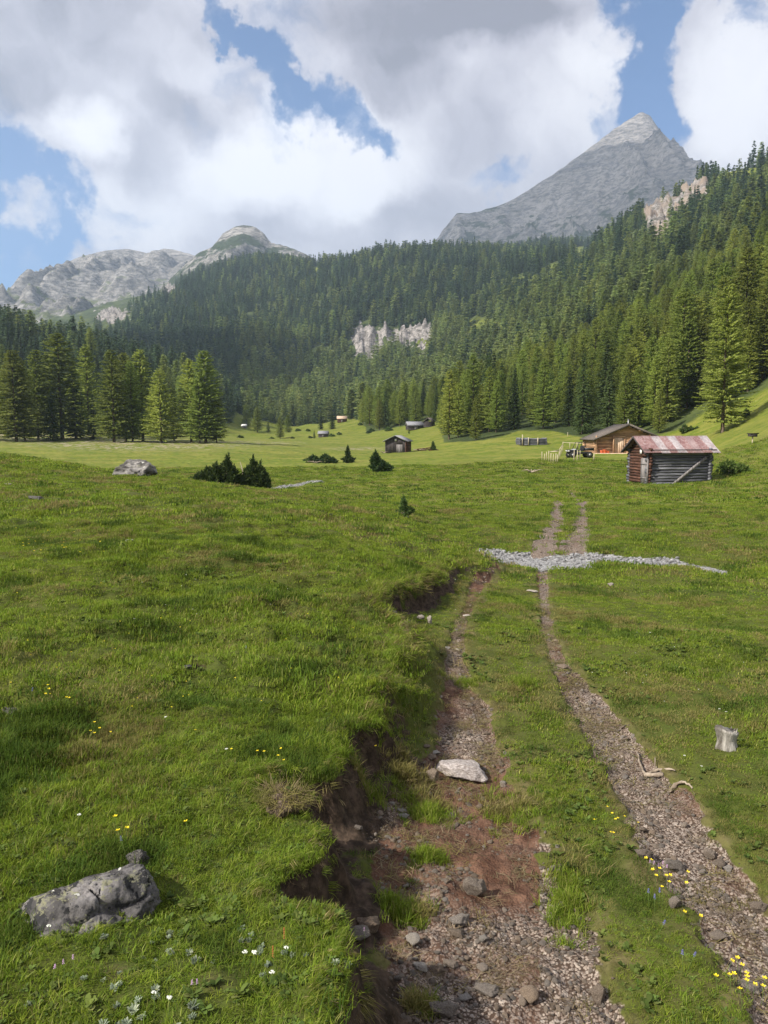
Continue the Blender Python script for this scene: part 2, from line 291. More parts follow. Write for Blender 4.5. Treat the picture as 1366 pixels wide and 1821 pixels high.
DENTS = [(h_[0], h_[1], r_, d_) for h_, r_, d_ in ((hit(70, 1335, base_l), .16, .11), (hit(615, 1158, base_l), .26, .15), (hit(345, 1187, base_l), .10, .07), (hit(515, 1092, base_l), .22, .10), (hit(470, 945, base_l), .35, .10))]
def terrain(x, y, full=False):
    x = np.asarray(x, float); y = np.asarray(y, float)
    zr = base_r(x, y); zl = base_l(x, y); dist = np.hypot(x, y)
    # ---- bank
    near = dist < 170
    d = np.full(x.shape, 50.0); sd = np.full(x.shape, 50.0)
    xs, ys = x[near], y[near]
    jx = xs + 0.035 * fbm(xs * 7, ys * 7, 3, 5) * np.clip(np.hypot(xs, ys) / 4, 0.7, 3); jy = ys + 0.035 * fbm(xs * 7 + 9, ys * 7, 3, 6) * np.clip(np.hypot(xs, ys) / 4, 0.7, 3)
    dd, _, _ = pdist(jx, jy, EDGE); ins = inpoly(jx, jy, LPOLY)
    sd_n = np.where(ins, -dd, dd); sd[near] = sd_n
    far = sst(y, 16, 34)
    wid = 0.17 + 0.08 * fbm(x * 3, y * 3, 2, 8) + sst(y, 5.2, 6.3) * (1 - sst(y, 8.2, 9.5)) * 0.25 + far * 9 + sst(y, 10, 16) * 0.5
    t = sst(sd + far * 2.5, 0, np.maximum(wid, 0.06))
    inleft = 1 - t
    # rounding of turf just before the lip
    z = zr * t + np.maximum(zl, zr) * inleft
    z = z + inleft * 0.05 * np.exp(-(np.minimum(sd, 0) / 0.25) ** 2) * (1 - far)
    # talus of soil at the foot of the bank
    z = z + (1 - far) * t * (0.17 * np.exp(-np.maximum(sd - 0.10, 0) / 0.42) + 0.05 * fbm(x * 5, y * 5, 3, 9) * np.exp(-np.maximum(sd - 0.1, 0) / 0.3))
    # small eroded hollows in the turf
    dent = np.zeros(x.shape)
    for cx, cy_, rr_, dp in DENTS:
        dx_, dy_ = x - cx, y - cy_; q_ = np.hypot(dx_ / (rr_ * 1.5), dy_ / rr_) * (1 + .35 * fbm(x * 6 / max(rr_ * 4, 1), y * 6 / max(rr_ * 4, 1), 2, 13)); e_ = 1 - sst(q_, 0.45, 1.0); z = z - dp * e_ + dp * .5 * np.exp(-((q_ - 1.25) / .35) ** 2); dent = np.maximum(dent, e_)
    # ---- noise
    k = 1 - sst(dist, 200, 500)
    z = z + k * (0.16 * fbm(x * 0.16, y * 0.16, 3, 11) * sst(dist, 4, 25) + 0.05 * fbm(x * 0.7, y * 0.7, 3, 21))
    hum = np.clip(fbm(x * 1.3, y * 1.3, 3, 31), -0.2, 2)
    z = z + k * 0.10 * hum * inleft * (0.35 + 0.65 * sst(dist, 2.5, 6)) + k * 0.05 * np.clip(fbm(x * 0.45, y * 0.45, 3, 33), -1, 1) * sst(dist, 3, 8) + k * 0.02 * fbm(x * 4, y * 4, 3, 41)
    farn = sst(dist, 180, 420)
    z = z + farn * (5.5 * fbm(x / 70, y / 70, 4, 51) + 11 * fbm(x / 260, y / 260, 2, 61) * sst(dist, 450, 900))
    # ---- ruts
    zm = dict(rut=np.zeros(x.shape), gravel=np.zeros(x.shape), creek=np.zeros(x.shape))
    nn = (dist < 75) & (y > 0)
    xs, ys = x[nn], y[nn]; rutm = np.zeros(xs.shape); gr = np.zeros(xs.shape); cr = np.zeros(xs.shape); tr = np.zeros(xs.shape)
    wob = 1 + 0.28 * fbm(xs * 2.2, ys * 2.2, 3, 71) + 0.15 * fbm(xs * 9, ys * 9, 2, 72)
    for P, W in ((RL, RLw), (RR, RRw), (FL, FLw), (FR, FRw)):
        dd, w, _ = pdist(xs, ys, P, W); m = 1 - sst(dd / (w * wob), 0.72, 1.12); rutm = np.maximum(rutm, m)
    for P, W in ((FT1, FT1w), (FT2, FT2w)):
        dd, w, _ = pdist(xs, ys, P, W); tr = np.maximum(tr, 1 - sst(dd / (w * wob), 0.3, 1.5))
    dd, w, _ = pdist(xs, ys, CREEK, CREEKw); cr = 1 - sst(dd / (w * (0.6 + 0.4 * wob)), 0.75, 1.1); crw = 1 - sst(dd / w, 0.6, 2.2)
    for P in (STREAM, STREAM2):
        dd, _, _ = pdist(xs, ys, P); wob2 = 1.5 + 0.7 * fbm(xs * 0.7, ys * 0.7, 2, 77)
        cr = np.maximum(cr, 1 - sst(dd / wob2, 0.5, 0.9)); crw = np.maximum(crw, 1 - sst(dd, 0.5, 3.0))
    rutm = rutm * (1 - 0.48 * sst(ys, 6.6, 7.6) * (1 - sst(ys, 12.5, 15)) * (1 - 0.9 * gauss(xs, ys, 1.0, 8.3, .5, .8)))
    rt = t[nn]
    zz = z[nn] - 0.055 * rutm * rt - crw * 0.13 - np.maximum(cr * 0.05, 0)
    zz = zz + rutm * rt * 0.012 * fbm(xs * 14, ys * 14, 2, 81)
    z[nn] = zz
    if not full: return z
    A = {}
    for kname, arr in (('rut', rutm * rt), ('creek', cr), ('trail', tr)):
        o = np.zeros(x.shape); o[nn] = arr; A[kname] = o
    A['bank'] = (1 - far) * sst(t, 0.03, 0.25) * np.exp(-np.maximum(sd - 0.22, 0) / 0.12) * (1 - 0.85 * sst(y, 5.4, 6.0) * (1 - sst(y, 8.0, 8.6))) * (1 - sst(y, 11, 16) * 0.6)
    A['bank'] = A['bank'] * np.clip(1.1 + 1.1 * fbm(x * 2.1, y * 2.1, 3, 19), 0, 1)
    A['bank'] = np.maximum(A['bank'], dent * .9)
    A['sd'] = sd; A['inleft'] = inleft
    return z, A

def H(x, y): return float(terrain(np.array([x]), np.array([y]))[0])
def place(px, py, **kw):
    h = hit(px, py, lambda a, b: terrain(a, b), n=1400, **kw); return h
EDGEPX = [(-900, 230), (-200, 245), (0, 255), (300, 275), (400, 320), (430, 420), (480, 440), (560, 430), (600, 430), (640, 330), (655, 262), (700, 262), (770, 245), (790, 152), (860, 141), (920, 152), (980, 147), (1060, 121), (1130, 117), (1200, 117), (1250, 121), (1366, 113), (1500, 100), (2400, 80)]
def forest_mask(x, y):
    px = 683 + F * x / np.maximum(y, 1); e = np.interp(px, [p[0] for p in EDGEPX], [p[1] for p in EDGEPX])
    return sst(y, e - 1, e + 1) * (y > 60)
def world_to_px(x, y, z):
    f = y * math.cos(PITCH) - z * math.sin(PITCH); u = y * math.sin(PITCH) + z * math.cos(PITCH)
    return 683 + F * x / f, 910.5 - F * u / f
# bare cliffs on the slopes: column, row, half sizes on the photograph; the world spot is found once and kept
CLIFFS = [(650, 610, 30, 28), (735, 598, 32, 20), (690, 595, 55, 12), (1170, 392, 24, 36), (1235, 345, 26, 12), (1205, 368, 20, 10), (200, 562, 26, 12), (300, 516, 14, 6)]
GLADES = [(1025, 452, 34, 12), (862, 582, 38, 14), (1310, 310, 50, 13), (985, 480, 18, 7), (760, 612, 16, 6), (940, 500, 20, 8), (560, 480, 18, 5), (1090, 520, 16, 6)]
def glade_mask(x, y, z):
    px, py = world_to_px(x, y, z); m = np.zeros(x.shape); n = 1 + 0.6 * fbm(x / 20, y / 20, 3, 93)
    for cx, cy_, rx, ry in GLADES: m = np.maximum(m, 1 - sst(np.hypot((px - cx) / rx, (py - cy_) / ry) * n, 0.7, 1.3))
    return m * (y > 300)
def cliff_mask(x, y, z):
    px, py = world_to_px(x, y, z); m = np.zeros(x.shape)
    n = 1 + 0.5 * fbm(x / 14, y / 14, 3, 91)
    for cx, cy_, rx, ry in CLIFFS:
        m = np.maximum(m, 1 - sst(np.hypot((px - cx) / rx, (py - cy_) / ry) * n, 0.75, 1.15))
    return m * (y > 200)

# ---------------------------------------------------------------- object helpers
def mesh_np(name, co, faces, mats=(), smooth=False):
    """co (n,3); faces (m,k) array or list of arrays with different k"""
    me = bpy.data.meshes.new(name); co = np.asarray(co, np.float32)
    fl = faces if isinstance(faces, list) else [faces]
    fl = [np.asarray(f, np.int32) for f in fl if len(f)]
    nl = sum(f.size for f in fl); nf = sum(len(f) for f in fl)
    me.vertices.add(len(co)); me.vertices.foreach_set('co', co.ravel())
    me.loops.add(nl); me.loops.foreach_set('vertex_index', np.concatenate([f.ravel() for f in fl]))
    tot = np.concatenate([np.full(len(f), f.shape[1], np.int32) for f in fl]); st = np.concatenate([[0], np.cumsum(tot)[:-1]]).astype(np.int32)
    me.polygons.add(nf); me.polygons.foreach_set('loop_start', st)
    try: me.polygons.foreach_set('loop_total', tot)
    except Exception: pass
    if smooth: me.polygons.foreach_set('use_smooth', np.ones(nf, bool))
    for m in mats: me.materials.append(m)
    me.update(calc_edges=True); me.validate(); return me
def attr(me, name, vals):
    a = me.attributes.new(name, 'FLOAT', 'POINT'); a.data.foreach_set('value', np.asarray(vals, np.float32))
def link(name, data, parent=None, loc=None, rot=None, scale=None):
    o = bpy.data.objects.new(name, data); C.objects.link(o)
    if parent is not None: o.parent = parent
    if loc is not None: o.location = loc
    if rot is not None: o.rotation_euler = rot
    if scale is not None: o.scale = scale if hasattr(scale, '__len__') else (scale,) * 3
    return o
def tag(o, label=None, cat=None, group=None, kind=None):
    if label: o['label'] = label
    if cat: o['category'] = cat
    if group: o['group'] = group
    if kind: o['kind'] = kind
    return o
def thing(name, label, cat, loc=(0, 0, 0), rz=0.0, group=None):
    return tag(link(name, None, loc=loc, rot=(0, 0, rz)), label, cat, group)
class MB:
    """collects primitive shapes and links them as one mesh object"""
    def __init__(s): s.v = []; s.f = {}; s.n = 0; s.mi = []
    def add(s, vs, fs, mi=0):
        vs = np.asarray(vs, float); o = s.n; s.v.append(vs); s.n += len(vs)
        for f in fs: s.f.setdefault(len(f), []).append(([i + o for i in f], mi))
    def box(s, c, size, rot=None, mi=0, jit=0):
        hx, hy, hz = [a / 2 for a in size]
        v = np.array([(x, y, z) for x in (-hx, hx) for y in (-hy, hy) for z in (-hz, hz)])
        if rot is not None: v = v @ np.array(rot.to_3x3() if hasattr(rot, 'to_3x3') else rot).T
        if jit: v = v + np.random.RandomState(s.n).uniform(-jit, jit, v.shape)
        s.add(v + np.array(c), [(0, 1, 3, 2), (4, 6, 7, 5), (0, 4, 5, 1), (2, 3, 7, 6), (0, 2, 6, 4), (1, 5, 7, 3)], mi)
    def tube(s, pts, rad, seg=8, caps=True, mi=0, flat=1.0):
        pts = [Vector(p) for p in pts]; rad = rad if hasattr(rad, '__len__') else [rad] * len(pts)
        rings = []; up = None
        for i, p in enumerate(pts):
            t = (pts[min(i + 1, len(pts) - 1)] - pts[max(i - 1, 0)]).normalized()
            if up is None: up = Vector((0, 0, 1)) if abs(t.z) < 0.9 else Vector((1, 0, 0))
            a = t.cross(up).normalized(); b = a.cross(t).normalized(); up = b
            rings.append([tuple(p + (a * math.cos(2 * math.pi * k / seg) + b * math.sin(2 * math.pi * k / seg) * flat) * rad[i]) for k in range(seg)])
        v = [q for r in rings for q in r]; f = []
        for i in range(len(pts) - 1):
            for k in range(seg):
                k2 = (k + 1) % seg; f.append((i * seg + k, (i + 1) * seg + k, (i + 1) * seg + k2, i * seg + k2))
        if caps: f.append(tuple(range(seg))); f.append(tuple(range((len(pts) - 1) * seg + seg - 1, (len(pts) - 1) * seg - 1, -1)))
        s.add(v, f, mi)
    def build(s, name, mats, parent=None, smooth=False, loc=None, rot=None, bevel=0):
        mats = mats if isinstance(mats, (list, tuple)) else [mats]
        ks = sorted(s.f); fl = [np.array([f for f, _ in s.f[k]]) for k in ks]
        me = mesh_np(name, np.concatenate(s.v), fl, mats, smooth)
        if len(mats) > 1: me.polygons.foreach_set('material_index', np.array([m for k in ks for _, m in s.f[k]], np.int32))
        o = link(name, me, parent, loc, rot)
        if bevel:
            b = o.modifiers.new('bevel', 'BEVEL'); b.width = bevel; b.segments = 2; b.limit_method = 'ANGLE'
        return o

# ---------------------------------------------------------------- materials
def new_mat(name):
    m = bpy.data.materials.new(name); m.use_nodes = True; m.node_tree.nodes.clear(); return m, NT(m.node_tree)
def finish(m, N, col, rough=0.85, bump=None, bstr=0.3, bdist=0.02, trans=None, spec=0.3, metal=0.0, normal=None):
    p = N.n('ShaderNodeBsdfPrincipled'); N.put(p, 'Base Color', col if not isinstance(col, tuple) else (*col, 1)[:4]); N.put(p, 'Roughness', rough)
    p.inputs['Specular IOR Level'].default_value = spec; p.inputs['Metallic'].default_value = metal
    if bump is not None:
        b = N.n('ShaderNodeBump'); b.inputs['Strength'].default_value = bstr; b.inputs['Distance'].default_value = bdist; N.put(b, 'Height', bump); N.L.new(b.outputs[0], p.inputs['Normal'])
    out = p.outputs[0]
    if trans:
        t = N.n('ShaderNodeBsdfTranslucent'); N.put(t, 'Color', col if not isinstance(col, tuple) else (*col, 1)[:4])
        mx = N.n('ShaderNodeMixShader', {0: trans, 1: out, 2: t.outputs[0]}); out = mx.outputs[0]
    N.n('ShaderNodeOutputMaterial', {'Surface': out}); return m
def foliage_mat(name, c1, c2, c3, var=0.5, trans=0.35, nscale=0.6):
    m, N = new_mat(name); rnd = N.n('ShaderNodeObjectInfo').outputs['Random']
    geo = N.n('ShaderNodeTexCoord').outputs['Object']; isl = N.n('ShaderNodeNewGeometry').outputs['Random Per Island']
    n = N.noise(nscale, 3, 0.6, geo)
    f = N.m('ADD', N.m('MULTIPLY', N.m('SUBTRACT', n, 0.5), 1.6), N.m('ADD', N.m('MULTIPLY', isl, 0.45), N.m('MULTIPLY', rnd, var)), clamp=True)
    col = N.mix(f, c1, c2); col = N.mix(N.ss(isl, 0.78, 1.0), col, c3)
    hsv = N.n('ShaderNodeHueSaturation'); N.put(hsv, 'Color', col); N.put(hsv, 'Value', N.lin(rnd, 0, 1, 0.72, 1.28)); N.put(hsv, 'Hue', N.lin(N.m('FRACT', N.m('MULTIPLY', rnd, 7.3)), 0, 1, 0.485, 0.515))
    return finish(m, N, hsv.outputs[0], 0.75, trans=trans, spec=0.15)
M = {}
M['larch'] = foliage_mat('larch_needles', (0.22, 0.275, 0.058), (0.33, 0.39, 0.085), (0.41, 0.45, 0.14), 0.45, 0.5)
M['spruce'] = foliage_mat('spruce_needles', (0.062, 0.10, 0.036), (0.115, 0.165, 0.055), (0.15, 0.20, 0.08), 0.5, 0.45)
M['far_larch'] = foliage_mat('distant_larch_needles', (0.19, 0.25, 0.080), (0.28, 0.335, 0.11), (0.34, 0.38, 0.15), 0.5, 0.5, 0.3)
M['far_spruce'] = foliage_mat('distant_spruce_needles', (0.065, 0.11, 0.060), (0.11, 0.165, 0.080), (0.14, 0.19, 0.09), 0.5, 0.5, 0.3)
M['grass'] = foliage_mat('grass_blades', (0.140, 0.215, 0.020), (0.220, 0.285, 0.032), (0.36, 0.37, 0.11), 0.5, 0.5, 8)
M['grass_dark'] = foliage_mat('tussock_blades', (0.060, 0.105, 0.014), (0.105, 0.160, 0.022), (0.20, 0.21, 0.07), 0.5, 0.45, 8)
M['grass_dry'] = foliage_mat('dry_grass_blades', (0.17, 0.17, 0.045), (0.25, 0.21, 0.08), (0.33, 0.27, 0.13), 0.5, 0.4, 8)
M['herb'] = foliage_mat('herb_leaves', (0.070, 0.110, 0.022), (0.115, 0.155, 0.034), (0.17, 0.19, 0.06), 0.5, 0.3, 8)
M['silver_herb'] = foliage_mat('silver_leaves', (0.16, 0.20, 0.13), (0.24, 0.28, 0.20), (0.32, 0.34, 0.26), 0.5, 0.2, 8)
M['dwarf_pine'] = foliage_mat('dwarf_pine_needles', (0.035, 0.065, 0.020), (0.075, 0.12, 0.034), (0.12, 0.16, 0.05), 0.4, 0.35, 2)
M['root'] = foliage_mat('dry_root_fibres', (0.10, 0.075, 0.045), (0.20, 0.16, 0.09), (0.27, 0.22, 0.14), 0.5, 0.2, 8)

def mat_ground():
    m, N = new_mat('ground'); P = N.n('ShaderNodeNewGeometry').outputs['Position']
    A = lambda k: N.n('ShaderNodeAttribute', attribute_name=k).outputs['Fac']
    big = N.noise(0.12, 4, 0.55, P); mid = N.noise(0.9, 5, 0.6, P); fine = N.noise(9, 5, 0.65, P); fin2 = N.noise(45, 4, 0.6, P)
    g = N.mix(N.ss(mid, 0.38, 0.64), (0.085, 0.120, 0.016), (0.140, 0.155, 0.026))
    g = N.mix(N.m('MULTIPLY', N.ss(big, 0.45, 0.68), 0.7), g, (0.19, 0.18, 0.040))
    g = N.mix(N.m('MULTIPLY', N.ss(fine, 0.50, 0.72), 0.45), g, (0.055, 0.070, 0.014))
    g = N.mix(N.m('MULTIPLY', N.ss(fin2, 0.55, 0.8), 0.3), g, (0.24, 0.24, 0.07))
    dryp = N.ss(N.noise(0.55, 4, 0.62, N.v('ADD', P, (40, 7, 0))), 0.52, 0.68); g = N.mix(N.m('MULTIPLY', dryp, 0.6), g, (0.20, 0.165, 0.055))
    g = N.mix(N.ss(N.noise(60, 3, 0.7, P), 0.5, 0.62), g, (0.060, 0.062, 0.018))
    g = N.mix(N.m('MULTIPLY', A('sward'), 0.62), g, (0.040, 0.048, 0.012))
    lush = A('lush'); lc = N.mix(N.ss(mid, 0.35, 0.65), (0.085, 0.125, 0.014), (0.150, 0.170, 0.024)); lc = N.mix(N.m('MULTIPLY', N.ss(N.noise(0.22, 5, 0.7, N.v('MULTIPLY', P, (0.5, 1.6, 1))), 0.46, 0.6), 0.7), lc, (0.21, 0.20, 0.048)); lc = N.mix(N.m('MULTIPLY', N.ss(N.noise(2.6, 5, 0.7, P), 0.52, 0.66), 0.6), lc, (0.060, 0.085, 0.014))
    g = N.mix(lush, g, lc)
    # soil and gravel
    stones = N.vor(26, P); scol = N.vor(26, P, out='Color'); st2 = N.vor(75, P); scol2 = N.vor(75, P, out='Color')
    soil = N.mix(N.ss(fine, 0.35, 0.7), (0.070, 0.036, 0.024), (0.150, 0.085, 0.058))
    bw = N.n('ShaderNodeRGBToBW', {0: scol}).outputs[0]; bw2 = N.n('ShaderNodeRGBToBW', {0: scol2}).outputs[0]
    gcol = N.mix(bw, (0.13, 0.10, 0.085), (0.36, 0.31, 0.27)); gcol2 = N.mix(bw2, (0.14, 0.10, 0.08), (0.33, 0.28, 0.24))
    grv = N.mix(N.ss(st2, 0.42, 0.62), gcol2, (0.06, 0.042, 0.032))
    grv = N.mix(N.m('MULTIPLY', N.ss(stones, 0.36, 0.25), N.ss(bw, 0.45, 0.6)), grv, gcol)
    dirt = N.mix(A('gravel'), soil, grv)
    n3 = N.noise(3.2, 6, 0.68, P); rutf = A('rut')
    rf = N.ss(N.m('ADD', rutf, N.m('MULTIPLY', N.m('SUBTRACT', n3, 0.5), 0.9)), 0.40, 0.58)
    worn = N.mix(N.ss(fine, 0.4, 0.62), (0.070, 0.055, 0.026), (0.155, 0.125, 0.062))
    c = N.mix(N.m('MULTIPLY', N.ss(N.m('ADD', A('worn'), N.m('MULTIPLY', N.m('SUBTRACT', n3, 0.5), 0.7)), 0.25, 0.95), 0.75), g, worn)
    c = N.mix(rf, c, dirt)
    bank = A('bank'); bsoil = N.mix(N.ss(N.noise(14, 5, 0.7, P), 0.35, 0.7), (0.026, 0.019, 0.014), (0.085, 0.060, 0.044))
    c = N.mix(N.ss(N.m('ADD', bank, N.m('MULTIPLY', N.m('SUBTRACT', fine, 0.5), 0.8)), 0.32, 0.5), c, bsoil)
    ck = N.vor(9, P, out='Color'); ckd = N.vor(9, P); bw3 = N.n('ShaderNodeRGBToBW', {0: ck}).outputs[0]
    cc = N.mix(bw3, (0.17, 0.17, 0.175), (0.42, 0.42, 0.42)); cc = N.mix(N.ss(ckd, 0.4, 0.65), cc, (0.10, 0.095, 0.09))
    c = N.mix(N.ss(N.m('ADD', A('creek'), N.m('MULTIPLY', N.m('SUBTRACT', mid, 0.5), 0.4)), 0.42, 0.58), c, cc)
    # bare pale patches under the left grove
    c = N.mix(N.m('MULTIPLY', A('litter'), N.ss(N.noise(0.7, 5, 0.7, P), 0.48, 0.60)), c, (0.30, 0.25, 0.19))
    # forest floor, rock
    n5 = N.noise(0.05, 6, 0.7, P); ff = N.mix(N.ss(n5, 0.42, 0.6), (0.035, 0.05, 0.018), (0.075, 0.095, 0.030))
    ff = N.mix(N.ss(N.noise(0.022, 7, 0.75, P), 0.60, 0.68), ff, (0.24, 0.22, 0.19))
    c = N.mix(A('forest'), c, ff)
    wv = N.v('MULTIPLY', P, (1, 1, 2.2)); r1 = N.noise(0.07, 9, 0.72, wv, 1.5); r2 = N.vor(0.12, N.v('ADD', P, N.v('SCALE', N.noise(0.05, 4, 0.6, P, out=1), 25)), 'DISTANCE_TO_EDGE')
    rk = N.mix(N.ss(r1, 0.38, 0.62), (0.11, 0.10, 0.097), (0.35, 0.325, 0.315)); rk = N.mix(N.ss(r2, 0.06, 0.0), rk, (0.09, 0.085, 0.075))
    rk = N.mix(N.m('MULTIPLY', A('ochre'), N.ss(N.noise(0.03, 4, 0.6, P), 0.4, 0.6)), rk, (0.26, 0.205, 0.165))
    c = N.mix(N.ss(N.m('ADD', A('rock'), N.m('MULTIPLY', N.m('SUBTRACT', r1, 0.5), 1.4)), 0.42, 0.56), c, rk)
    h = N.m('ADD', N.m('MULTIPLY', fine, 0.5), N.m('ADD', N.m('MULTIPLY', fin2, 0.25), N.m('MULTIPLY', N.m('MULTIPLY', rf, N.m('SUBTRACT', 1.0, st2)), 0.35)))
    p = finish(m, N, c, 0.95, h, 0.6, 0.03, spec=0.12)
    return m
M['ground'] = mat_ground()

def rock_mat(name, c1, c2, lichen=0.0, scale=6.0, soil=0.0):
    m, N = new_mat(name); P = N.n('ShaderNodeTexCoord').outputs['Object']; rnd = N.n('ShaderNodeObjectInfo').outputs['Random']
    P = N.v('ADD', P, N.n('ShaderNodeCombineXYZ', {0: N.m('MULTIPLY', rnd, 13.0)}).outputs[0])
    n = N.noise(scale, 8, 0.65, P); n2 = N.noise(scale * 6, 6, 0.7, P)
    c = N.mix(N.ss(n, 0.35, 0.68), c1, c2); c = N.mix(N.m('MULTIPLY', N.ss(n2, 0.5, 0.75), 0.4), c, tuple(x * 0.45 for x in c1))
    hs = N.n('ShaderNodeHueSaturation'); N.put(hs, 'Color', c); N.put(hs, 'Value', N.lin(rnd, 0, 1, 0.7, 1.25)); N.put(hs, 'Saturation', N.lin(N.m('FRACT', N.m('MULTIPLY', rnd, 5.1)), 0, 1, 0.6, 1.3)); c = hs.outputs[0]
    if lichen:
        l = N.noise(scale * 1.3, 9, 0.78, N.v('ADD', P, (3, 1, 7)))
        c = N.mix(N.m('MULTIPLY', N.m('MULTIPLY', N.ss(l, 0.535, 0.555), N.ss(n2, 0.42, 0.50)), lichen * .7), c, (0.22, 0.22, 0.13))
        c = N.mix(N.m('MULTIPLY', N.ss(N.noise(scale * 1.7, 6, 0.7, N.v('ADD', P, (9, 4, 2))), 0.545, 0.565), lichen), c, (0.030, 0.030, 0.032))
        c = N.mix(N.ss(N.noise(scale * 2.2, 3, 0.5, N.v('ADD', P, (1, 8, 5))), 0.68, 0.69), c, (0.48, 0.48, 0.45))
    return finish(m, N, c, 0.85, N.m('ADD', n, N.m('MULTIPLY', n2, 0.6)), 0.8, 0.02, spec=0.2)
M['stone'] = rock_mat('grey_brown_stone', (0.135, 0.108, 0.088), (0.32, 0.265, 0.22), scale=14)
M['stone_pale'] = rock_mat('pale_stone', (0.24, 0.215, 0.19), (0.46, 0.42, 0.385), scale=14)
M['stone_slab'] = rock_mat('pale_slab', (0.26, 0.23, 0.22), (0.58, 0.54, 0.53), scale=9)
M['stone_white'] = rock_mat('white_limestone_cobble', (0.17, 0.17, 0.18), (0.38, 0.38, 0.39), scale=14)
M['boulder'] = rock_mat('lichened_boulder', (0.060, 0.057, 0.058), (0.24, 0.225, 0.225), 1.0, 7)
M['boulder_far'] = rock_mat('limestone_boulder', (0.09, 0.085, 0.085), (0.36, 0.34, 0.33), 0.6, 1.8)
def bark_mat(name, c1, c2):
    m, N = new_mat(name); P = N.n('ShaderNodeTexCoord').outputs['Object']; n = N.noise(3, 7, 0.7, N.v('MULTIPLY', P, (3, 3, 0.6)))
    return finish(m, N, N.mix(N.ss(n, 0.35, 0.65), c1, c2), 0.9, n, 0.6, 0.05, spec=0.15)
M['bark'] = bark_mat('larch_bark', (0.055, 0.038, 0.028), (0.19, 0.145, 0.11))
M['stump'] = bark_mat('bleached_rotten_wood', (0.07, 0.06, 0.05), (0.42, 0.40, 0.37))
M['deadwood'] = bark_mat('weathered_branch_wood', (0.16, 0.125, 0.095), (0.36, 0.30, 0.24))
def wood_mat(name, c1, c2, axis=(0.25, 3, 3), scale=5, dark=None):
    m, N = new_mat(name); P = N.n('ShaderNodeTexCoord').outputs['Object']; isl = N.n('ShaderNodeNewGeometry').outputs['Random Per Island']
    Q = N.v('ADD', N.v('MULTIPLY', P, axis), N.n('ShaderNodeCombineXYZ', {0: N.m('MULTIPLY', isl, 31.0), 1: N.m('MULTIPLY', isl, 17.0)}).outputs[0])
    n = N.noise(scale, 8, 0.72, Q); n2 = N.noise(1.1, 3, 0.6, P)
    c = N.mix(N.ss(n, 0.34, 0.68), c1, c2); hs = N.n('ShaderNodeHueSaturation'); N.put(hs, 'Color', c); N.put(hs, 'Value', N.lin(isl, 0, 1, 0.65, 1.35)); c = hs.outputs[0]
    if dark: c = N.mix(N.m('MULTIPLY', N.ss(n2, 0.45, 0.65), 0.7), c, dark)
    return finish(m, N, c, 0.85, n, 0.7, 0.02, spec=0.15)
M['wood_grey'] = wood_mat('silver_grey_weathered_log', (0.050, 0.050, 0.062), (0.225, 0.23, 0.255), (0.18, 4, 4), 6)
M['wood_greyY'] = wood_mat('silver_grey_weathered_plank', (0.10, 0.092, 0.095), (0.28, 0.26, 0.26), (3, 3, 0.25))
M['wood_red'] = wood_mat('reddish_brown_weathered_log', (0.032, 0.017, 0.013), (0.14, 0.070, 0.05), (3, 0.25, 3))
M['wood_brown'] = wood_mat('warm_brown_log', (0.27, 0.15, 0.085), (0.50, 0.33, 0.21))
M['wood_pale'] = wood_mat('pale_new_plank', (0.40, 0.28, 0.20), (0.60, 0.46, 0.35), (3, 3, 0.25))
M['wood_dark'] = wood_mat('dark_tarred_plank', (0.030, 0.026, 0.028), (0.105, 0.09, 0.09), (3, 3, 0.25))
M['wood_post'] = wood_mat('pale_fence_wood', (0.32, 0.27, 0.19), (0.52, 0.46, 0.35), (3, 3, 0.25))
M['shingle'] = wood_mat('grey_roof_shingles', (0.13, 0.13, 0.145), (0.30, 0.30, 0.33), (3, 0.4, 3), 4)
M['shingle_dark'] = wood_mat('dark_roof_boards', (0.065, 0.055, 0.050), (0.17, 0.145, 0.13), (3, 0.4, 3), 4)
def roof_metal():
    m, N = new_mat('rusty_sheet_metal'); P = N.n('ShaderNodeTexCoord').outputs['Object']; isl = N.n('ShaderNodeNewGeometry').outputs['Random Per Island']
    n = N.noise(2.2, 7, 0.7, N.v('MULTIPLY', P, (1, 0.5, 0.5))); n2 = N.noise(9, 5, 0.7, P)
    red = N.mix(N.ss(n, 0.35, 0.65), (0.17, 0.075, 0.075), (0.30, 0.185, 0.18)); gry = N.mix(N.ss(n, 0.35, 0.65), (0.30, 0.27, 0.29), (0.50, 0.48, 0.50))
    k = N.n('ShaderNodeAttribute', attribute_name='grey').outputs['Fac']
    c = N.mix(k, red, gry); c = N.mix(N.m('MULTIPLY', N.ss(n2, 0.48, 0.66), 0.75), c, N.mix(k, (0.42, 0.36, 0.37), (0.22, 0.09, 0.075)))
    return finish(m, N, c, 0.55, n2, 0.25, 0.01, spec=0.4)
M['roof_metal'] = roof_metal()
def flat_mat(name, col, rough=0.6, spec=0.3, metal=0.0, var=0.25, scale=20):
    m, N = new_mat(name); P = N.n('ShaderNodeTexCoord').outputs['Object']; n = N.noise(scale, 5, 0.65, P)
    return finish(m, N, N.mix(N.ss(n, 0.3, 0.7), tuple(c * (1 - var) for c in col), tuple(min(c * (1 + var), 1) for c in col)), rough, n, 0.15, 0.005, spec=spec, metal=metal)
M['white'] = flat_mat('white_paint', (0.75, 0.74, 0.72)); M['black'] = flat_mat('black_plastic', (0.022, 0.022, 0.025), 0.45)
M['rubber'] = flat_mat('tyre_rubber', (0.025, 0.024, 0.023), 0.9); M['silver'] = flat_mat('pale_grey_panel', (0.42, 0.43, 0.45), 0.4)
M['steel'] = flat_mat('dull_steel', (0.30, 0.30, 0.31), 0.45, metal=0.6); M['orange'] = flat_mat('orange_red_paint', (0.60, 0.13, 0.05))
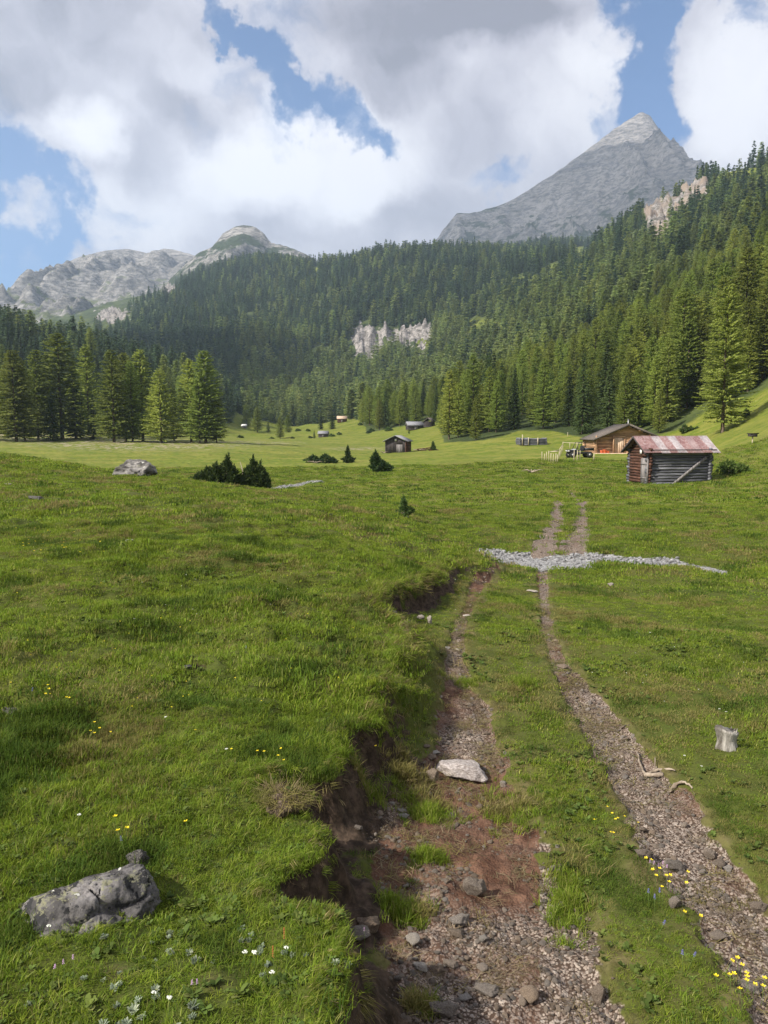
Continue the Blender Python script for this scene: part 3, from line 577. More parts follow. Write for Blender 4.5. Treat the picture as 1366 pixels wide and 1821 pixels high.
M['yellow_petal'] = flat_mat('yellow_petals', (0.80, 0.62, 0.02), 0.5, var=0.15); M['white_petal'] = flat_mat('white_petals', (0.72, 0.74, 0.66), 0.6, var=0.12)
M['blue_petal'] = flat_mat('violet_blue_petals', (0.16, 0.15, 0.42), 0.6); M['pink_petal'] = flat_mat('mauve_petals', (0.45, 0.28, 0.45), 0.6); M['rust_seed'] = flat_mat('rust_brown_seeds', (0.30, 0.10, 0.03), 0.9)
M['stem'] = flat_mat('green_stem', (0.09, 0.14, 0.03), 0.7); M['glass'] = flat_mat('pale_window_pane', (0.35, 0.38, 0.42), 0.2)

# ---------------------------------------------------------------- ground sheet
def build_ground():
    al = np.concatenate([np.arange(-180, -36, 3.0), np.arange(-36, -31, 0.5), np.arange(-31, 31, 0.115), np.arange(31, 36, 0.5), np.arange(36, 180, 3.0)])
    rr = [0.25, 0.7, 1.1]
    while rr[-1] < 9000:
        r = rr[-1]; rr.append(r + max(0.011, min(r * r / 950, r * 0.0115)) if r > 1.3 else r + 0.1)
    rr = np.array(rr); na, nr = len(al), len(rr)
    th = np.radians(al)
    X = rr[:, None] * np.sin(th)[None]; Y = rr[:, None] * np.cos(th)[None]
    x, y = X.ravel(), Y.ravel(); z, A = terrain(x, y, True)
    cl = cliff_mask(x, y, z)
    z2 = z + cl * (11 * ridged(x / 26, y / 40, 5, 101, .6) - 6)
    dist = np.hypot(x, y)
    co = np.stack([x, y, z2], 1); co = np.concatenate([co, [[0, 0, terrain(np.array([0.0]), np.array([0.0]))[0]]]])
    i = np.arange(nr - 1)[:, None] * na; j = np.arange(na); j2 = (j + 1) % na
    f = np.stack([(i + j).ravel(), (i + j2).ravel(), (i + na + j2).ravel(), (i + na + j).ravel()], 1)[:, ::-1]
    fan = np.stack([np.full(na, nr * na), j2, j], 1)[:, ::-1]
    me = mesh_np('meadow', co, [fan, f], [M['ground']], True)
    app = lambda v: np.append(v, 0)
    px, py = world_to_px(x, np.maximum(y, 0.5), z)
    attr(me, 'rut', app(np.maximum(A['rut'], A['trail'] * 0.55 * (y < 45)))); attr(me, 'bank', app(A['bank'])); attr(me, 'creek', app(A['creek']))
    gl = gauss(px, py, 840, 1310, 75, 50) + gauss(px, py, 900, 1790, 330, 110) + gauss(px, py, 700, 1440, 60, 30) + (px > 960) * 1.0 * (py > 1000) + (py < 1000) * 1.0 + gauss(px, py, 810, 1160, 40, 60) + gauss(px, py, 860, 1650, 120, 40) * 0.5
    gl = gl + 0.5 * fbm(x * 2.5, y * 2.5, 3, 111)
    soilspot = gauss(px, py, 1000, 1120, 25, 90) + gauss(px, py, 1230, 1400, 50, 25)
    attr(me, 'gravel', app(np.clip(gl - soilspot, 0, 1) * (y > 0)))
    mid = np.zeros(x.shape); nn = (dist < 24) & (y > 0)
    m1, w1, _ = pdist(x[nn], y[nn], RL, RLw); m2, w2, _ = pdist(x[nn], y[nn], RR, RRw)
    mid[nn] = (np.exp(-((m1 + m2 - 1.2) / 0.35) ** 2) * 0.5 + np.exp(-np.maximum(m1 - w1, 0) / 0.14) + np.exp(-np.maximum(m2 - w2, 0) / 0.10)) * (1 - A['inleft'][nn])
    mid = mid + 1.0 * (gauss(px, py, 385, 1750, 60, 40) + gauss(px, py, 200, 1730, 60, 25)) * (y < 5)
    attr(me, 'worn', app(np.clip(mid, 0, 1) * (0.6 + 0.4 * fbm(x * 3, y * 3, 2, 121)) + A['trail'] * 0.8))
    gld = glade_mask(x, y, z); fm = forest_mask(x, y) * sst(dist, 90, 130) * (1 - gld); attr(me, 'forest', app(fm))
    # sunlit, yellow-green valley floor beyond the near rise
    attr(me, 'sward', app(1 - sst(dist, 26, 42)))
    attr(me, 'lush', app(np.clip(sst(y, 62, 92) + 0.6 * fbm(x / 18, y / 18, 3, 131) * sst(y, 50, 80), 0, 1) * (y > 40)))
    attr(me, 'rock', app(cl)); attr(me, 'ochre', app(sst(px, 1080, 1160) * 0.9))
    lit = gauss(px, py, 250, 792, 150, 8) + gauss(px, py, 130, 782, 120, 7) + gauss(px, py, 20, 772, 60, 8) + 0.7 * gauss(px, py, 430, 788, 90, 3) + 0.6 * gauss(px, py, 650, 798, 60, 3)
    attr(me, 'litter', app(np.clip(lit * 1.5, 0, 1) * (y > 90)))
    o = link('meadow', me); tag(o, 'green alpine meadow with a dirt track rising into wooded slopes', 'ground', kind='structure')
    return o
build_ground()

# ---------------------------------------------------------------- mountains
def mountain(name, label, crest, Yc, front, slope_f, amp, seed, spurs=(), mat=None, dx=9.0, back=900):
    """crest: silhouette (column, row); the massif falls towards the valley in front and away behind it"""
    cx, cz = [], []
    for px, py in crest:
        d = pix_dir(px, py); t = Yc / d.y; cx.append(d.x * t); cz.append(d.z * t)
    xs = np.arange(cx[0], cx[-1], dx)
    ys = np.concatenate([np.arange(Yc - front, Yc + 60, dx), np.arange(Yc + 60, Yc + back, dx * 4)])
    X, Y = np.meshgrid(xs, ys); wob = 60 * fbm(X / 400, Y * 0 + seed, 2, seed)
    cr = np.interp(X, cx, cz); dy = Yc + wob - Y
    zf = np.where(dy > 0, cr - slope_f(X, dy), cr - (-dy) * 0.8)
    for sx, sy_, ex, ey, w, h in spurs:
        d, v, _ = pdist(X, Y, [(sx, sy_), (ex, ey)], [h, h * 0.1]); zf = zf + v * np.exp(-(d / w) ** 2) * sst(dy, 80, 900)
    tt = np.clip(np.abs(dy) / 220, 0.04, 1)
    wx = X + 40 * fbm(X / 180, Y / 180, 2, seed + 3); wy = Y * 0.45 + 40 * fbm(X / 180, Y / 180, 2, seed + 4)
    n = amp * (ridged(wx / 210, wy / 210, 6, seed, 0.52) - 0.9) + amp * 0.12 * fbm(X / 22, Y / 22, 3, seed + 9)
    Z = zf + n * tt
    nx, ny = len(xs), len(ys); i = np.arange(ny - 1)[:, None] * nx; j = np.arange(nx - 1)
    f = np.stack([(i + j).ravel(), (i + j + 1).ravel(), (i + nx + j + 1).ravel(), (i + nx + j).ravel()], 1)
    me = mesh_np(name, np.stack([X.ravel(), Y.ravel(), Z.ravel()], 1), f, [mat], True)
    o = link(name, me); tag(o, label, 'mountain', kind='structure'); return o
def mat_mountain(name, green_lo, green_hi, rock1, rock2, gcol):
    m, N = new_mat(name); g = N.n('ShaderNodeNewGeometry'); P = g.outputs['Position']; z = N.n('ShaderNodeSeparateXYZ', {0: P}).outputs[2]
    nz = N.n('ShaderNodeSeparateXYZ', {0: g.outputs['Normal']}).outputs[2]
    W = N.v('ADD', N.v('MULTIPLY', P, (1, 1, 1.8)), N.v('SCALE', N.noise(0.006, 4, 0.6, P, out=1), 60))
    n1 = N.noise(0.011, 9, 0.72, W); n2 = N.noise(0.05, 7, 0.7, W); st = N.noise(0.05, 6, 0.7, N.v('MULTIPLY', W, (0.35, 0.35, 2.2)))
    rk = N.mix(N.ss(n2, 0.36, 0.64), rock1, rock2); rk = N.mix(N.m('MULTIPLY', N.ss(st, 0.52, 0.64), 0.55), rk, tuple(c * 0.5 for c in rock1))
    lg = N.noise(0.0045, 7, 0.7, N.v('MULTIPLY', W, (1.4, 1.4, 0.6)), 0.8); rk = N.mix(N.m('MULTIPLY', N.ss(lg, 0.40, 0.60), 0.75), N.mix(0.45, rk, rock1), rk)
    rk = N.mix(N.m('MULTIPLY', N.ss(lg, 0.56, 0.66), 0.5), rk, rock2)
    gf = N.m('ADD', N.lin(z, green_hi, green_lo, 0, 1), N.m('MULTIPLY', N.m('SUBTRACT', n1, 0.5), 2.6)); gf = N.m('ADD', gf, N.m('MULTIPLY', N.m('SUBTRACT', nz, 0.72), 1.2))
    gr = N.mix(N.ss(n2, 0.4, 0.65), gcol, tuple(c * 1.6 for c in gcol))
    c = N.mix(N.ss(gf, 0.42, 0.66), rk, gr)
    return finish(m, N, c, 0.95, N.m('ADD', N.m('ADD', n2, n1), N.m('MULTIPLY', st, 0.25)), 1.0, 11.0, spec=0.1)
MM1 = mat_mountain('grey_limestone_peak', 360, 1000, (0.14, 0.135, 0.138), (0.44, 0.415, 0.405), (0.050, 0.060, 0.038))
MM2 = mat_mountain('pale_limestone_and_turf', 130, 520, (0.13, 0.125, 0.125), (0.50, 0.475, 0.46), (0.115, 0.13, 0.065))
MM3 = mat_mountain('pale_limestone_dome', 330, 600, (0.12, 0.115, 0.112), (0.52, 0.495, 0.475), (0.040, 0.055, 0.026))
PEAK = [(560, 640), (700, 480), (770, 434), (790, 405), (812, 380), (840, 378), (862, 372), (900, 360), (950, 330), (1000, 299), (1050, 262), (1088, 232), (1125, 206), (1145, 192), (1160, 199), (1176, 226), (1196, 251), (1209, 274), (1216, 294), (1250, 320), (1320, 370), (1500, 470), (1700, 560)]
mountain('mountain', 'steep grey limestone pyramid peak above the wooded right slope', PEAK, 2800, 1500, lambda X, d: 0.78 * d * (1 + 0.15 * np.sin(X / 300)), 58, 200,
         spurs=[(600, 2780, 560, 1900, 160, 90)], mat=MM1)
MASSIF = [(-500, 640), (-250, 560), (-60, 530), (0, 521), (40, 513), (62, 516), (90, 492), (120, 470), (150, 458), (190, 447), (230, 443), (262, 449), (290, 440), (312, 443), (340, 452), (380, 470), (450, 520), (600, 640)]
mountain('mountain', 'broad pale limestone massif with turf patches beyond the left valley side', MASSIF, 2750, 1250, lambda X, d: 0.42 * d, 48, 300, mat=MM2)
DOME = [(240, 620), (280, 520), (300, 492), (330, 466), (350, 450), (380, 437), (397, 414), (415, 402), (432, 397), (452, 400), (468, 412), (482, 430), (505, 436), (530, 446), (560, 462), (620, 500), (760, 600)]
mountain('mountain', 'rounded pale rock dome rising behind the central wooded hill', DOME, 2000, 760, lambda X, d: 0.62 * d, 44, 400, mat=MM3, dx=6)

# ---------------------------------------------------------------- conifers
def cone_mesh(name, h, r, n_whorl, per, sprays, size, seed, kind, mat, zb=0.08, top=0.75):
    """a crown made of drooping branches carrying flat needle sprays"""
    rs = np.random.RandomState(seed); V = []; lobes = rs.uniform(0.7, 1.2, 9)
    for w in range(n_whorl):
        t = (w + rs.uniform(-0.4, 0.4)) / n_whorl; t = min(max(t, 0.0), 1.0); z = h * (zb + (1 - zb) * t)
        prof = ((1 - t) ** top) * (1.0 if t > 0.12 else 0.62 + 3 * t)
        for b in range(per):
            a = rs.uniform(0, 2 * np.pi); L = r * prof * rs.uniform(0.62, 1.12) * lobes[int(a / (2 * np.pi) * 9) % 9] ** 0.6 + 0.15
            if kind == 'spruce': droop = -0.30 - 0.2 * (1 - t); tip = 0.18
            else: droop = -0.05 - 0.25 * (1 - t) + rs.uniform(-0.1, 0.1); tip = 0.22
            ns = max(2, int(sprays * (0.35 + 0.65 * prof)))
            u = (np.arange(ns) + rs.uniform(0, 1, ns)) / ns; u = 0.12 + 0.88 * u ** 0.75
            cx = np.cos(a) * L * u; cyy = np.sin(a) * L * u; cz = z + L * (droop * u + tip * u * u)
            s = size * (0.7 + 0.6 * rs.rand(ns)) * (1.15 - 0.5 * u) * (0.55 + 0.45 * prof ** 0.5)
            az = a + rs.uniform(-0.9, 0.9, ns); el = rs.uniform(-0.55, 0.25, ns) - (0.15 if kind == 'spruce' else 0.1)
            d = np.stack([np.cos(az) * np.cos(el), np.sin(az) * np.cos(el), np.sin(el)], 1)
            side = np.stack([-np.sin(az), np.cos(az), rs.uniform(-0.8, 0.8, ns)], 1); side /= np.linalg.norm(side, axis=1)[:, None]
            c = np.stack([cx, cyy, cz], 1); wd = 0.36 * s
            V.append(np.stack([c - d * s[:, None] * 0.5, c + side * wd[:, None], c + d * s[:, None] * 0.75, c - side * wd[:, None]], 1))
    V = np.concatenate(V).reshape(-1, 3); n = len(V) // 4
    f = np.arange(n * 4).reshape(n, 4)
    return mesh_np(name, V, f, [mat])
def trunk_mesh(name, h, r0, seed, stubs=10, seg=7):
    rs = np.random.RandomState(seed); mb = MB(); bx, by = rs.uniform(-0.15, 0.15, 2)
    pts = [(0, 0, -0.6), (0, 0, 0.1), (bx * 0.5, by * 0.5, h * 0.3), (bx, by, h * 0.6), (0, 0, h * 0.97)]
    mb.tube(pts, [r0 * 1.5, r0 * 1.15, r0 * 0.8, r0 * 0.5, 0.02], seg)
    for k in range(stubs):
        z = h * rs.uniform(0.05, 0.6); a = rs.uniform(0, 6.28); L = rs.uniform(0.8, 2.2) * r0 / 0.3
        mb.tube([(0, 0, z), (math.cos(a) * L * 0.6, math.sin(a) * L * 0.6, z - 0.1 * L), (math.cos(a) * L, math.sin(a) * L, z - 0.05 * L)], [r0 * 0.16, r0 * 0.10, 0.01], 4)
    ks = sorted(mb.f); return mesh_np(name, np.concatenate(mb.v), [np.array([f for f, _ in mb.f[k]]) for k in ks], [M['bark']], True)
TREES = {'larch': [], 'spruce': []}
if 'trees' not in SKIP:
    for i in range(5):
        TREES['larch'].append((cone_mesh('crown', 20, 4.7 + 0.4 * (i % 3), 60, 9, 26, 0.54, 500 + i, 'larch', M['larch'], 0.06 + 0.02 * (i % 2), 0.50), trunk_mesh('trunk', 20, 0.26, 600 + i, 16)))
    for i in range(4):
        TREES['spruce'].append((cone_mesh('crown', 20, 3.5 + 0.3 * (i % 3), 60, 9, 22, 0.60, 700 + i, 'spruce', M['spruce'], 0.04, 0.80), trunk_mesh('trunk', 20, 0.24, 800 + i, 5)))
TREE_N = 0
def tree(kind, x, y, h, wide=1.0, label='', group=None, var=None, rs=np.random.RandomState(1)):
    global TREE_N
    if 'trees' in SKIP: return
    TREE_N += 1; v = TREES[kind][(TREE_N if var is None else var) % len(TREES[kind])]
    nm = 'larch_tree' if kind == 'larch' else 'spruce_tree'
    t = thing(nm, label, 'tree', (x, y, H(x, y)), rs.uniform(0, 6.28), group); s = h / 20
    t.scale = (s * wide, s * wide, s)
    link('crown', v[0], t); link('trunk', v[1], t); return t
def tree_px(kind, px, pyb, pyt, Y, wide=1.0, **kw):
    """a tree whose foot stands at distance Y on the ray of column px; height from the rows of foot and tip"""
    wide = wide * (1.16 if px < 400 and Y < 200 else 1.0); x = (px - 683) / F * Y * 1.004; h = (ang(pyb) - ang(pyt)) * Y
    return tree(kind, x, Y, h, wide, **kw)
G1 = 'larches of the grove on the left of the meadow'
for kind, px, pyt, Y, wd, lab in [
    ('larch', -14, 614, 166, 1.1, 'larch cut by the left picture edge at the end of the grove'),
    ('larch', 35, 622, 160, 1.05, 'larch with a bare lower trunk, first whole tree from the left in the grove'),
    ('larch', 50, 640, 162, 0.8, 'slim larch whose trunk stands close beside the first whole tree of the left grove'),
    ('larch', 74, 624, 168, 0.8, 'thin-trunked larch between the bare-trunked pair and the tallest grove tree'),
    ('spruce', 100, 690, 166, 1.0, 'short dark spruce tucked under the left side of the tallest grove tree'),
    ('larch', 116, 596, 172, 1.15, 'tallest larch of the left grove with a dense dark crown'),
    ('spruce', 140, 650, 176, 1.1, 'dark spruce just right of the tallest tree of the left grove'),
    ('larch', 163, 622, 185, 0.8, 'slender pale larch standing back in the gap of the left grove'),
    ('spruce', 172, 705, 172, 1.0, 'low dark spruce filling the gap in the left grove'),
    ('larch', 207, 620, 160, 0.95, 'larch with a sunlit yellow-green left flank at the middle clump of the grove'),
    ('larch', 228, 626, 166, 0.85, 'second larch from the left in the middle clump of the grove'),
    ('larch', 240, 640, 163, 0.75, 'slim larch in the heart of the middle clump of the grove'),
    ('larch', 258, 622, 168, 0.95, 'pointed larch on the right half of the middle clump of the grove'),
    ('larch', 291, 652, 160, 0.95, 'round-topped lower larch ending the middle clump of the grove'),
    ('larch', 313, 690, 170, 0.8, 'small larch at the right foot of the middle clump of the grove'),
    ('larch', 343, 636, 163, 0.85, 'left larch of the separate clump at the right end of the grove'),
    ('larch', 369, 620, 160, 1.0, 'tallest larch of the separate clump at the right end of the grove'),
    ('larch', 358, 660, 158, 0.8, 'front larch in the separate clump at the right end of the grove'),
    ('larch', 388, 690, 162, 0.8, 'lowest larch at the right rim of the separate clump, over the open meadow')]:
    tree_px(kind, px, 785, pyt, Y, wd, label=lab, group=G1)
# lone larch and others singled out on the right
tree_px('larch', 1279, 790, 528, 97, 0.88, label='big lone larch with a bare trunk rising behind the red-roofed shed', var=1)
SMALL = [('larch', 460, 780, 735, 300, 'small larch standing alone at the left of the far clearing'), ('spruce', 479, 767, 745, 360, 'tiny dark spruce right of the lone small larch in the far clearing'),
         ('larch', 500, 784, 745, 270, 'small larch with two shoots in the middle of the far clearing'), ('larch', 514, 774, 741, 310, 'pale young larch just right of the two-shoot larch in the far clearing'),
         ('spruce', 572, 776, 748, 300, 'small dark spruce between the two far hay huts'), ('spruce', 592, 770, 738, 310, 'taller dark spruce beside the upper far hay hut'),
         ('spruce', 727, 777, 766, 200, 'tiny spruce peeping out behind the dark hut'), ('spruce', 560, 789, 774, 230, 'low bushy spruce left of the lower far hay hut'),
         ('larch', 441, 767, 730, 380, 'larch at the forest edge left of the far clearing')]
for kind, px, pb, pt, Y, lab in SMALL: tree_px(kind, px, pb, pt, Y, 1.25, label=lab, group='young trees in the far clearing')

def visible_scatter():
    rs = np.random.RandomState(7); T = []
    def band(y0, y1, sp, ax=0.62):
        n = int((y1 * y1 - y0 * y0) * ax / sp ** 2)
        y = np.sqrt(rs.uniform(y0 * y0, y1 * y1, n)); a = rs.uniform(-ax, ax, n); return a * y, y
    parts = [band(78, 170, 4.2), band(170, 300, 4.6), band(300, 600, 5.2), band(600, 1000, 5.8), band(1000, 1750, 7.0)]
    x = np.concatenate([p[0] for p in parts]); y = np.concatenate([p[1] for p in parts])
    m = forest_mask(x, y) > 0.6; x, y = x[m], y[m]; z = terrain(x, y); cl = cliff_mask(x, y, z); px, py = world_to_px(x, y, z)
    # thin out: clearings by noise, cliffs, tree line on the left massif and dome
    clear = fbm(x / 60, y / 60, 3, 141) - 0.25 * fbm(x / 18, y / 18, 2, 142)
    _, ptop = world_to_px(x, y, z + 12); ct = np.zeros(len(x))
    for cx, cy_, rx, ry in CLIFFS: ct = np.maximum(ct, (np.hypot((px - cx) / rx, (ptop - cy_) / ry) < 1) | (np.hypot((px - cx) / rx, ((py + ptop) / 2 - cy_) / ry) < 1.1))
    gm = glade_mask(x, y, z); gt = glade_mask(x, y, z + 9)
    keep = (cl < 0.35) & (gm < .4) & ((gt < .6) | (rs.rand(len(x)) < .4)) & (clear < 0.80 + 0.3 * (y < 260)) & ~((ct > 0) & (y > 350) & (rs.rand(len(x)) < np.where(px > 1100, .72, .93)))
    lim = np.interp(px, [-500, 0, 200, 300, 400, 470, 600, 2000], [760, 720, 1150, 1330, 1500, 1750, 1750, 1750]); keep &= (y < lim) | (rs.rand(len(x)) < 0.15) & (y < lim * 1.2)
    keep &= ~((px > 1180) & (py < 330) & (px < 1350) & (rs.rand(len(x)) < 0.6))
    x, y, z, px = x[keep], y[keep], z[keep], px[keep]
    # spacing
    order = np.argsort(y); cell = {}; ok = np.zeros(len(x), bool)
    for i in order:
        s = 3.1 if y[i] < 170 else 3.6 if y[i] < 300 else 4.2 if y[i] < 600 else 4.9
        key = (int(x[i] // s), int(y[i] // s))
        if key in cell: continue
        cell[key] = 1; ok[i] = True
    x, y, z, px = x[ok], y[ok], z[ok], px[ok]
    hgt = rs.uniform(10.5, 16.5, len(x)) * (0.56 + 0.60 * rs.rand(len(x)) ** 0.8); hgt = hgt * (1 + 0.28 * (px > 1180) * (y < 200)) * (1 + 0.42 * sst(y, 350, 800))
    left = px < 430
    pspr = np.where(left, 0.92, 0.12 + 0.45 * sst(z, 60, 160) + 0.25 * (y > 750)); pspr = pspr + 0.5 * fbm(x / 40, y / 40, 2, 151)
    pspr = np.where((px > 1000) & (px < 1100) & (y < 150), 0.8, pspr)
    spr = rs.rand(len(x)) < pspr
    return x, y, z, hgt, spr
PTS = None
if 'trees' not in SKIP: PTS = visible_scatter()

def gn_scatter(name, label, cat, co, rot, scale, idx, protos, kind='stuff'):
    """one object that instances the prototype meshes on numpy points"""
    coll = bpy.data.collections.new(name + '_source')
    for i, p in enumerate(protos):
        o = bpy.data.objects.new('%s_%02d' % (name, i), p); coll.objects.link(o)
    me = bpy.data.meshes.new(name); n = len(co); me.vertices.add(n); me.vertices.foreach_set('co', np.asarray(co, np.float32).ravel())
    a = me.attributes.new('rot', 'FLOAT_VECTOR', 'POINT'); a.data.foreach_set('vector', np.asarray(rot, np.float32).ravel())
    a = me.attributes.new('scl', 'FLOAT_VECTOR', 'POINT'); a.data.foreach_set('vector', np.asarray(scale, np.float32).ravel())
    a = me.attributes.new('idx', 'INT', 'POINT'); a.data.foreach_set('value', np.asarray(idx, np.int32))
    o = link(name, me); tag(o, label, cat, kind=kind)
    g = bpy.data.node_groups.new(name, 'GeometryNodeTree'); g.interface.new_socket('Geometry', in_out='INPUT', socket_type='NodeSocketGeometry'); g.interface.new_socket('Geometry', in_out='OUTPUT', socket_type='NodeSocketGeometry')
    N = g.nodes; L = g.links; gi = N.new('NodeGroupInput'); go = N.new('NodeGroupOutput')
    ci = N.new('GeometryNodeCollectionInfo'); ci.inputs['Collection'].default_value = coll; ci.inputs['Separate Children'].default_value = True; ci.inputs['Reset Children'].default_value = True
    ip = N.new('GeometryNodeInstanceOnPoints'); ip.inputs['Pick Instance'].default_value = True
    def na(nm, t):
        q = N.new('GeometryNodeInputNamedAttribute'); q.data_type = t; q.inputs['Name'].default_value = nm; return q.outputs[0]
    L.new(gi.outputs[0], ip.inputs['Points']); L.new(ci.outputs[0], ip.inputs['Instance']); L.new(na('idx', 'INT'), ip.inputs['Instance Index'])
    e = N.new('FunctionNodeEulerToRotation'); L.new(na('rot', 'FLOAT_VECTOR'), e.inputs[0]); L.new(e.outputs[0], ip.inputs['Rotation'])
    L.new(na('scl', 'FLOAT_VECTOR'), ip.inputs['Scale']); L.new(ip.outputs[0], go.inputs[0])
    md = o.modifiers.new('scatter', 'NODES'); md.node_group = g; return o

def zone_label(kind, px, py, y):
    k = 'pale green larch' if kind == 'larch' else 'dark green spruce'
    if px < 430: w = 'in the shadowed wood behind the left grove'
    elif px < 640: w = 'at the wood edge behind the far clearing'
    elif px < 790: w = 'in the wood above the dark hut'
    elif px < 880: w = 'in the wood tongue right of the dark hut' if y < 190 else 'behind the wood tongue right of the dark hut'
    elif px < 965: w = 'at the forest edge behind the low log pen' if y < 190 else 'higher up the slope behind the low log pen'
    elif px < 1050: w = 'at the forest edge above the parked buggy' if y < 170 else 'on the slope well above the parked buggy'
    elif px < 1130: w = 'right behind the brown log cabin' if y < 160 else 'on the slope over the brown log cabin'
    elif px < 1215: w = 'at the forest edge over the red-roofed shed' if y < 150 else 'higher on the slope over the red-roofed shed'
    elif px < 1300: w = 'at the forest edge by the lone larch' if y < 150 else 'higher on the slope past the lone larch'
    else: w = 'at the top of the grassy bank on the right edge' if y < 150 else 'high on the slope at the right edge'
    return k + ' ' + w, 'trees ' + w
def build_forest():
    x, y, z, hgt, spr = PTS
    W, Hh = 342, 300
    zb = np.full((Hh, W), False); score = np.zeros(len(x)); order = np.argsort(y)
    px, pb = world_to_px(x, y, z); _, pt = world_to_px(x, y, z + hgt)
    for i in order:
        if y[i] > 420: break
        w = hgt[i] * 0.17 / y[i] * F; x0, x1 = int((px[i] - w) / 4), int((px[i] + w) / 4) + 1; y0, y1 = int(pt[i] / 4), int(pb[i] / 4) + 1
        x0c, x1c, y0c, y1c = max(x0, 0), min(x1, W), max(y0, 0), min(y1, Hh)
        if x1c <= x0c or y1c <= y0c: continue
        yy = np.arange(y0c, y1c)[:, None]; xx = np.arange(x0c, x1c)[None]; tt = (yy - y0 + 1) / (y1 - y0); inside = np.abs(xx * 4 + 2 - px[i]) <= w * tt + 2
        sub = zb[y0c:y1c, x0c:x1c]; score[i] = (inside & ~sub).sum() * (1.0); sub |= inside
    best = np.argsort(-score)[:268]; best = best[score[best] > 0]; sel = np.zeros(len(x), bool); sel[best] = True
    for i in best:
        k = 'spruce' if spr[i] else 'larch'; lab, grp = zone_label(k, px[i], pb[i], y[i])
        tree(k, float(x[i]), float(y[i]), float(hgt[i]), 0.85 if y[i] < 200 else 0.95, label=lab, group=grp)
    # the rest of the wood: one mass
    near = ~sel & (y < 330)
    rs = np.random.RandomState(3)
    def put(name, label, m, protos_l, protos_s, wide):
        n = m.sum(); idx = np.where(spr[m], len(protos_l) + rs.randint(0, len(protos_s), n), rs.randint(0, len(protos_l), n)); s = hgt[m] / 20
        w = s * wide * rs.uniform(0.72, 1.35, n)
        gn_scatter(name, label, 'forest', np.stack([x[m], y[m], z[m]], 1), np.stack([rs.uniform(-.04, .04, n), rs.uniform(-.04, .04, n), rs.uniform(0, 6.28, n)], 1), np.stack([w, w, s], 1), idx, protos_l + protos_s)
    def joined(kind, crown, seed):
        return crown
    def merged(name, crown, trunk):
        bm = bmesh.new(); bm.from_mesh(crown); n0 = len(bm.faces); bm.from_mesh(trunk); bm.faces.ensure_lookup_table()
        for f in bm.faces[n0:]: f.material_index = 1
        me = bpy.data.meshes.new(name); bm.to_mesh(me); bm.free(); me.materials.clear(); me.materials.append(crown.materials[0]); me.materials.append(M['bark']); return me
    nl = [merged('larch', *t) for t in TREES['larch'][:3]]; ns = [merged('spruce', *t) for t in TREES['spruce'][:3]]
    put('near_forest', 'dense conifer wood filling in behind the front trees of the lower slopes', near, nl, ns, 0.95)
    fl = [cone_mesh('far_larch_%d' % i, 20, 4.6, 20, 6, 6, 1.8, 900 + i, 'larch', M['far_larch'], 0.05, 0.52) for i in range(4)]
    fs = [cone_mesh('far_spruce_%d' % i, 20, 3.9, 20, 6, 5, 2.0, 950 + i, 'spruce', M['far_spruce'], 0.02, 0.78) for i in range(4)]
    put('far_forest', 'continuous conifer forest covering the distant hill and valley sides', y >= 330, fl, fs, 1.05)
    print('forest', len(x), 'individual', sel.sum(), 'near rest', near.sum())
if PTS is not None: build_forest()
# ---------------------------------------------------------------- buildings
def frame_at(px, py, fallback=None):
    h = place(px, py); return h
def log_wall(mb, p0, p1, z0, h, dia, seed, over=0.22, stagger=0.0, mi=0, gable=None):
    """stack of logs from p0 to p1 (xy); gable(z) may shorten the logs"""
    rs = np.random.RandomState(seed); n = int(round(h / dia)); d = Vector((p1[0] - p0[0], p1[1] - p0[1], 0)); L = d.length; d.normalize()
    for k in range(n):
        z = z0 + dia * (k + 0.5 + stagger); r = dia * 0.53 * rs.uniform(0.9, 1.1)
        a = -over * rs.uniform(0.5, 1.25); b = L + over * rs.uniform(0.5, 1.25)
        if gable is not None:
            g = gable(z)
            if g is None: continue
            a, b = g
        pts = [(p0[0] + d.x * (a + (b - a) * t), p0[1] + d.y * (a + (b - a) * t), z + rs.uniform(-.012, .012)) for t in (0, 0.33, 0.67, 1)]
        mb.tube(pts, [r * rs.uniform(.9, 1.05) for _ in range(4)], 8, mi=mi)
def roof_slab(mb, x0, x1, ye, ze, yr, zr, th, mi=0, wave=0.0):
    """slab from eave line (ye, ze) to ridge line (yr, zr), along x"""
    v = [(x0, ye, ze), (x1, ye, ze), (x1, yr, zr), (x0, yr, zr)]
    n = Vector((0, -(zr - ze), yr - ye)).normalized() * (1 if yr > ye else -1)
    v2 = [(a, b + n.y * th, c + n.z * th) for a, b, c in v]
    mb.add(v + v2, [(0, 1, 2, 3), (7, 6, 5, 4), (0, 4, 5, 1), (1, 5, 6, 2), (2, 6, 7, 3), (3, 7, 4, 0)], mi)

